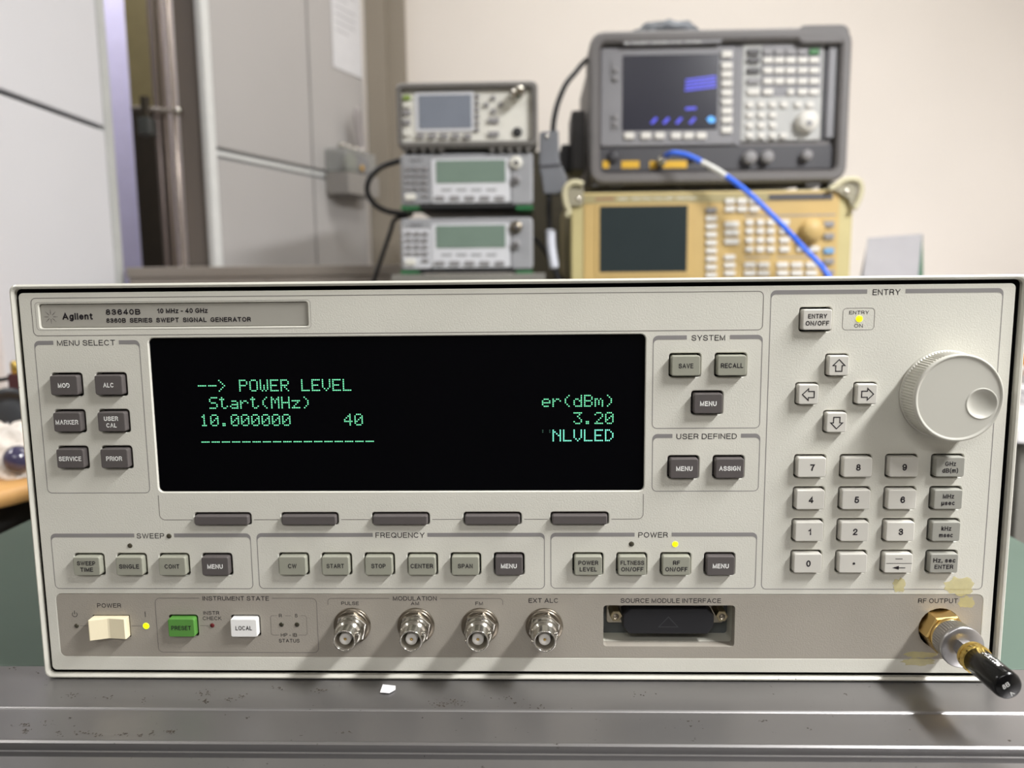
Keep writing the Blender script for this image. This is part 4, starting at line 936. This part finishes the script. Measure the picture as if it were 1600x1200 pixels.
MB().tube(curve_pts([(104, -30, 72), (94, -34, 110), (84, -36, 150), (84, -38, 172), (94, -38, 166), (102, -34, 140), (116, -30, 110), (120, -30, 72)]), 7, 10).build('bent_tube', mat('tube_gray', (172, 166, 166), .3), hd_)
# taupe post right of the door
x0, x1, _, _ = PX(574, 604, 100, 300, 1676); struct('trim_1', MB().box(x0, x1+4, 1676, YB, ZF, ZC), TAUPE, bevel=3)
x0, x1, _, _ = PX(604, 636, 100, 300, 1694); struct('trim_2', MB().box(x0+6, x1, 1694, YB, ZF, ZC), TAUPE, bevel=2)
# steel post and pipes
PST = mat('steel_post', (118, 109, 102), .5, metal=0.0, var=.12, vscale=6, stretch=(1, 1, .15))
Y = 1190
x0, x1, _, _ = PX(281, 322, 100, 300, Y)
struct('trim_3', MB().box(x0, x1, Y, Y+60, ZF, ZC), PST, bevel=3)
for (px, w, mt, lb) in ((247, 7, mat('pipe_dark', (112, 100, 96), .35, metal=.4), 'dark brown vertical pipe, leftmost beside the lavender-lit wall'), (259, 8, mat('pipe_taupe', (104, 92, 84), .35, metal=.4), 'taupe vertical pipe, middle of the three pipes'), (274, 5.5, mat('pipe_light', (192, 178, 168), .25, metal=.6), 'thin pale vertical pipe in front of the steel post')):
    c_ = at(px, 200, Y-5); r = w*.62*(Y+320)/F
    tag(MB().lathe([(r, ZF+1), (r, ZC-1)], 0, 0, 16, axis='z').build('vertical_pipe', mt, None, (c_.x, c_.y, 0)), lb, 'pipe', 'vertical pipes beside the door')
a, b = at(205, 169, Y-40), at(279, 174, Y-22)
CL = thing('pipe_clamp', 'dark clamp rod across the vertical pipes', 'clamp', a)
MB().tube([Vector((0, 0, 0)), b-a], 4.5, 10).build('rod', PST, CL)
q = b-a; MB().lathe([(7, -5), (8, 0), (7, 5)], 0, 0, 14, axis='x').build('rod_end', NICKEL, CL, (q.x, q.y, q.z))
for t in (.3,): MB().box(q.x*t-7, q.x*t+7, q.y*t-6, q.y*t+6, -26, 22).build('clamp_block', NICKEL2, CL, bevel=2)
MB().box(q.x*.12, q.x*.42, -3, 26, -48, -16).build('clamp_body', mat('clamp_steel', (96, 98, 96), .4, metal=.5), CL, bevel=4)
# recess: khaki above, dark below, lavender-lit wall
Y = 1300
x0, x1, _, _ = PX(207, 246, 100, 300, Y); zk = at(225, 172, Y).z
struct('trim_4', MB().box(x0, x1, Y, Y+50, zk, ZC), mat('khaki_paint', (176, 162, 118), .6, var=.05), bevel=2)
struct('trim_5', MB().box(x0, x1, Y, Y+50, ZF, zk-1), mat('dark_brown', (66, 57, 48), .6, var=.1))
x0, x1, _, _ = PX(120, 214, 100, 300, 1500)
struct('wall_alcove', MB().box(x0, x1, 1500, 1560, ZF, ZC), mat('lavender_lit', (216, 210, 246), .7, var=.01))  # lavender light falling on this wall is put into its colour
# tall storage cabinet left: its long side runs into the depth
SCM = mat('cabinet_white', (222, 222, 227), .5, spec=.3, var=.015, vscale=2); SCE = mat('cabinet_edge', (198, 200, 199), .45)
pe = at(176, 200, 1025); X_ = pe.x
ST = thing('storage_cabinet', 'tall white-gray storage cabinet at the left edge with a dark seam', 'cabinet', (X_-320, 865, ZF))
y0, y1 = -165, 160
zseam = at(80, 157, 800).z-ZF
MB().box(-320, 306, y0+1, y1-1, 0, HD).build('carcass', mat('seam_dark', (70, 72, 70), .7), ST)
MB().box(306, 320, y0, y1-26, 10, zseam-4).build('side_panel', SCM, ST, bevel=3); MB().box(306, 320, y0, y1-26, zseam+4, HD).build('side_panel', SCM, ST, bevel=3)
MB().box(300, 322, y1-25, y1, 0, HD).build('corner_post', SCE, ST, bevel=5)

# left table with things
Y = 420
zt = at(20, 752, 330).z
O = Vector((-690, Y, ZF))
LT = thing('side_table', 'wooden-topped table at the left edge behind the cart', 'table', O)
WD = mat('table_wood', (196, 150, 92), .45, var=.2, vscale=30, stretch=(.2, 1, 1))
MB().lathe([(268, zt-ZF-17), (280, zt-ZF-14), (280, zt-ZF-3), (276, zt-ZF)], 0, 0, 64, axis='z').build('table_top', WD, LT)
MB().lathe([(252, 30), (252, zt-ZF-17.5)], 0, 0, 48, axis='z').build('added_dark_drum', MBK, LT)  # broad black drum added to keep the area under the table dark
MB().lathe([(240, 0), (240, 30)], 0, 0, 48, axis='z').build('plinth', KD, LT)
c = at(2, 735, 335); bm = bmesh.new(); bmesh.ops.create_icosphere(bm, subdivisions=5, radius=1)
for v in bm.verts:
    q = v.co.copy(); s = math.sin(q.x*11+q.y*7)*math.cos(q.y*9-q.x*5+q.z*4)*.12+math.sin(q.x*31+q.z*23)*math.cos(q.y*27)*.05
    v.co = Vector((84*q.x*(1+s), 40*q.y*(1+s), max(0, 42*q.z*(1+1.5*s))))*MM
me = bpy.data.meshes.new('fleece_cloth'); bm.to_mesh(me); bm.free()
for p in me.polygons: p.use_smooth = True
me.materials.append(mat('fleece', (216, 208, 200), .9, var=.15, vscale=60, bump=.8, bscale=160, bdist=.002))
cx, cy = -500, 372
o = bpy.data.objects.new('fleece_cloth', me); C.objects.link(o); o.location = Vector((cx, cy, zt))*MM
tag(o, 'fluffy white cloth heaped on the wooden table', 'cloth')
c = at(28, 717, 338)
bm = MB(); bm.lathe([(12*math.sin(math.pi*k/12)+.01, -12*math.cos(math.pi*k/12)) for k in range(13)], 0, 0, 24, axis='z')
tag(bm.build('glass_ball', mat('violet_glass', (62, 58, 84), .12, spec=.8), None, c), 'small dark violet ball on the fluffy cloth', 'ball')
c = at(14, 662, 440); R3 = 58*(440+325)/F
SP = thing('round_speaker', 'black round device with domed face standing on the wooden table', 'speaker', (c.x, c.y+12, zt))
dz = c.z-zt
MB().lathe([(R3, 20), (R3, -4), (R3*.95, -9), (R3*.8, -9), (R3*.76, -5), (R3*.6, -9), (R3*.3, -13), (.1, -14)], 0, 0, 40, cap0=True).build('body', mat('speaker_black', (52, 54, 58), .4, var=.06), SP, (0, 0, dz))
MB().lathe([(2.2, -14.3), (2, -15.5)], 0, 0, 12).build('center_dot', KG, SP, (0, 0, dz))
MB().box(-14, 14, -6, 26, 0, max(6, dz-R3+4)).build('stand', KD, SP, bevel=2)
c2 = at(21, 592, 445); c3 = at(20, 577, 445)
MB().box(-7-c.x+c2.x, 7-c.x+c2.x, -6, 8, R3+dz-3, c2.z-zt+5).build('mount', mat('dark_red', (70, 36, 42), .5), SP, bevel=1.5)
MB().lathe([(5, c2.z-zt+4), (6, c2.z-zt+7), (6, c3.z-zt+6), (4, c3.z-zt+8)], c3.x-c.x, 0, 16, axis='z').build('brass_fitting', BRASS, SP)
MB().tube(curve_pts([(c2.x-c.x, 0, c2.z-zt), (c2.x-c.x-14, -2, c2.z-zt-1), (c2.x-c.x-34, -2, c2.z-zt-7), (-R3*.85, 2, dz+R3*.5)]), 2.2).build('wire', RUBBER, SP)

# right bench with coils and the folded card
xr = at(1588, 690, 500).x; zr = at(1596, 670, 500).z
RB = thing('side_bench', 'white bench at the right edge behind the cart', 'bench', (xr+300, 1000, ZF))
WB = mat('bench_white', (214, 212, 214), .45, var=.02)
MB().box(-300, 300, -500, 690, zr-ZF-16, zr-ZF).build('bench_top', WB, RB, bevel=3)
MB().box(-285, 285, -485, 680, 0, zr-ZF-17).build('cabinet_body', mat('bench_body_gray', (112, 110, 104), .6, var=.05), RB, bevel=2)
def coil(name, R, r, turns, mt, loc, label, cat, tilt=0):
    P = [(R*math.cos(a)*(1+.03*math.sin(a*3.3)), R*math.sin(a)*(1+.04*math.cos(a*2.1)), r+abs(r*1.3*math.sin(a*.37))+r*.9*a/(2*math.pi)) for a in [2*math.pi*k/24 for k in range(24*turns)]]
    o_ = MB(Matrix.Rotation(tilt, 4, 'Y')).tube(P, r, 8).build(name, mt, None, loc); return tag(o_, label, cat, 'cable coils on the side bench')
coil('cable_coil', 34, 4, 5, mat('cable_white', (206, 204, 204), .5), (at(1596, 600, 620).x+32, 620, zr+.5), 'coil of white cable lying on the white bench', 'cable')
c = at(1600, 550, 760)
bx = MB().box(-55, 55, -50, 50, 0, c.z-zr-30)
tag(bx.build('cardboard_box', mat('box_pale', (188, 184, 180), .7, var=.05), None, (c.x+52, 770, zr), bevel=2), 'pale box on the white bench under the orange cable', 'box')
coil('cable_coil', 36, 6, 5, mat('cable_orange', (226, 150, 32), .5), (c.x+34, 765, c.z-30+.5), 'coil of orange cable on the pale box', 'cable')
# folded card standing on the white bench
Yt = 1080
O = at(1395, 437, Yt); O.z = zr
TC = thing('folded_card', 'tent-folded gray card with a green inside standing at the right', 'card', O)
CG = mat('card_gray', (158, 156, 160), .5); CGr = mat('card_green', (10, 104, 72), .5)
hT = at(1400, 366, Yt).z-zr; xL, xR = at(1354, 400, Yt).x-O.x, at(1437, 400, Yt).x-O.x
# apex line from left front to right; front sheet leans towards the viewer
def sheet(pts, mt, name):
    n_ = (Vector(pts[1])-Vector(pts[0])).cross(Vector(pts[3])-Vector(pts[0])).normalized()*1.2
    m_ = MB(); m_.loft([[Vector(p_) for p_ in pts], [Vector(p_)+n_ for p_ in pts]]); return m_.build(name, mt, TC)
sheet([(xL-43, -58, 0), (xR-36, -58, 0), (xR+2, 0, hT), (xL, 0, hT-6)], CG, 'front_sheet')
sheet([(xL-10, 60, 0), (xR+30, 62, 0), (xR+4, 1.5, hT), (xL+2, 1.5, hT-6)], CG, 'back_sheet')
g_ = ((xR-34, -54, 1), (xR+42, 45, 1), (xR+3, 0, hT-2))
m = MB(); m.loft([[Vector(p_) for p_ in g_], [Vector(p_)+Vector((-1.5, 2, 0)) for p_ in g_]]); m.build('green_gusset', CGr, TC)
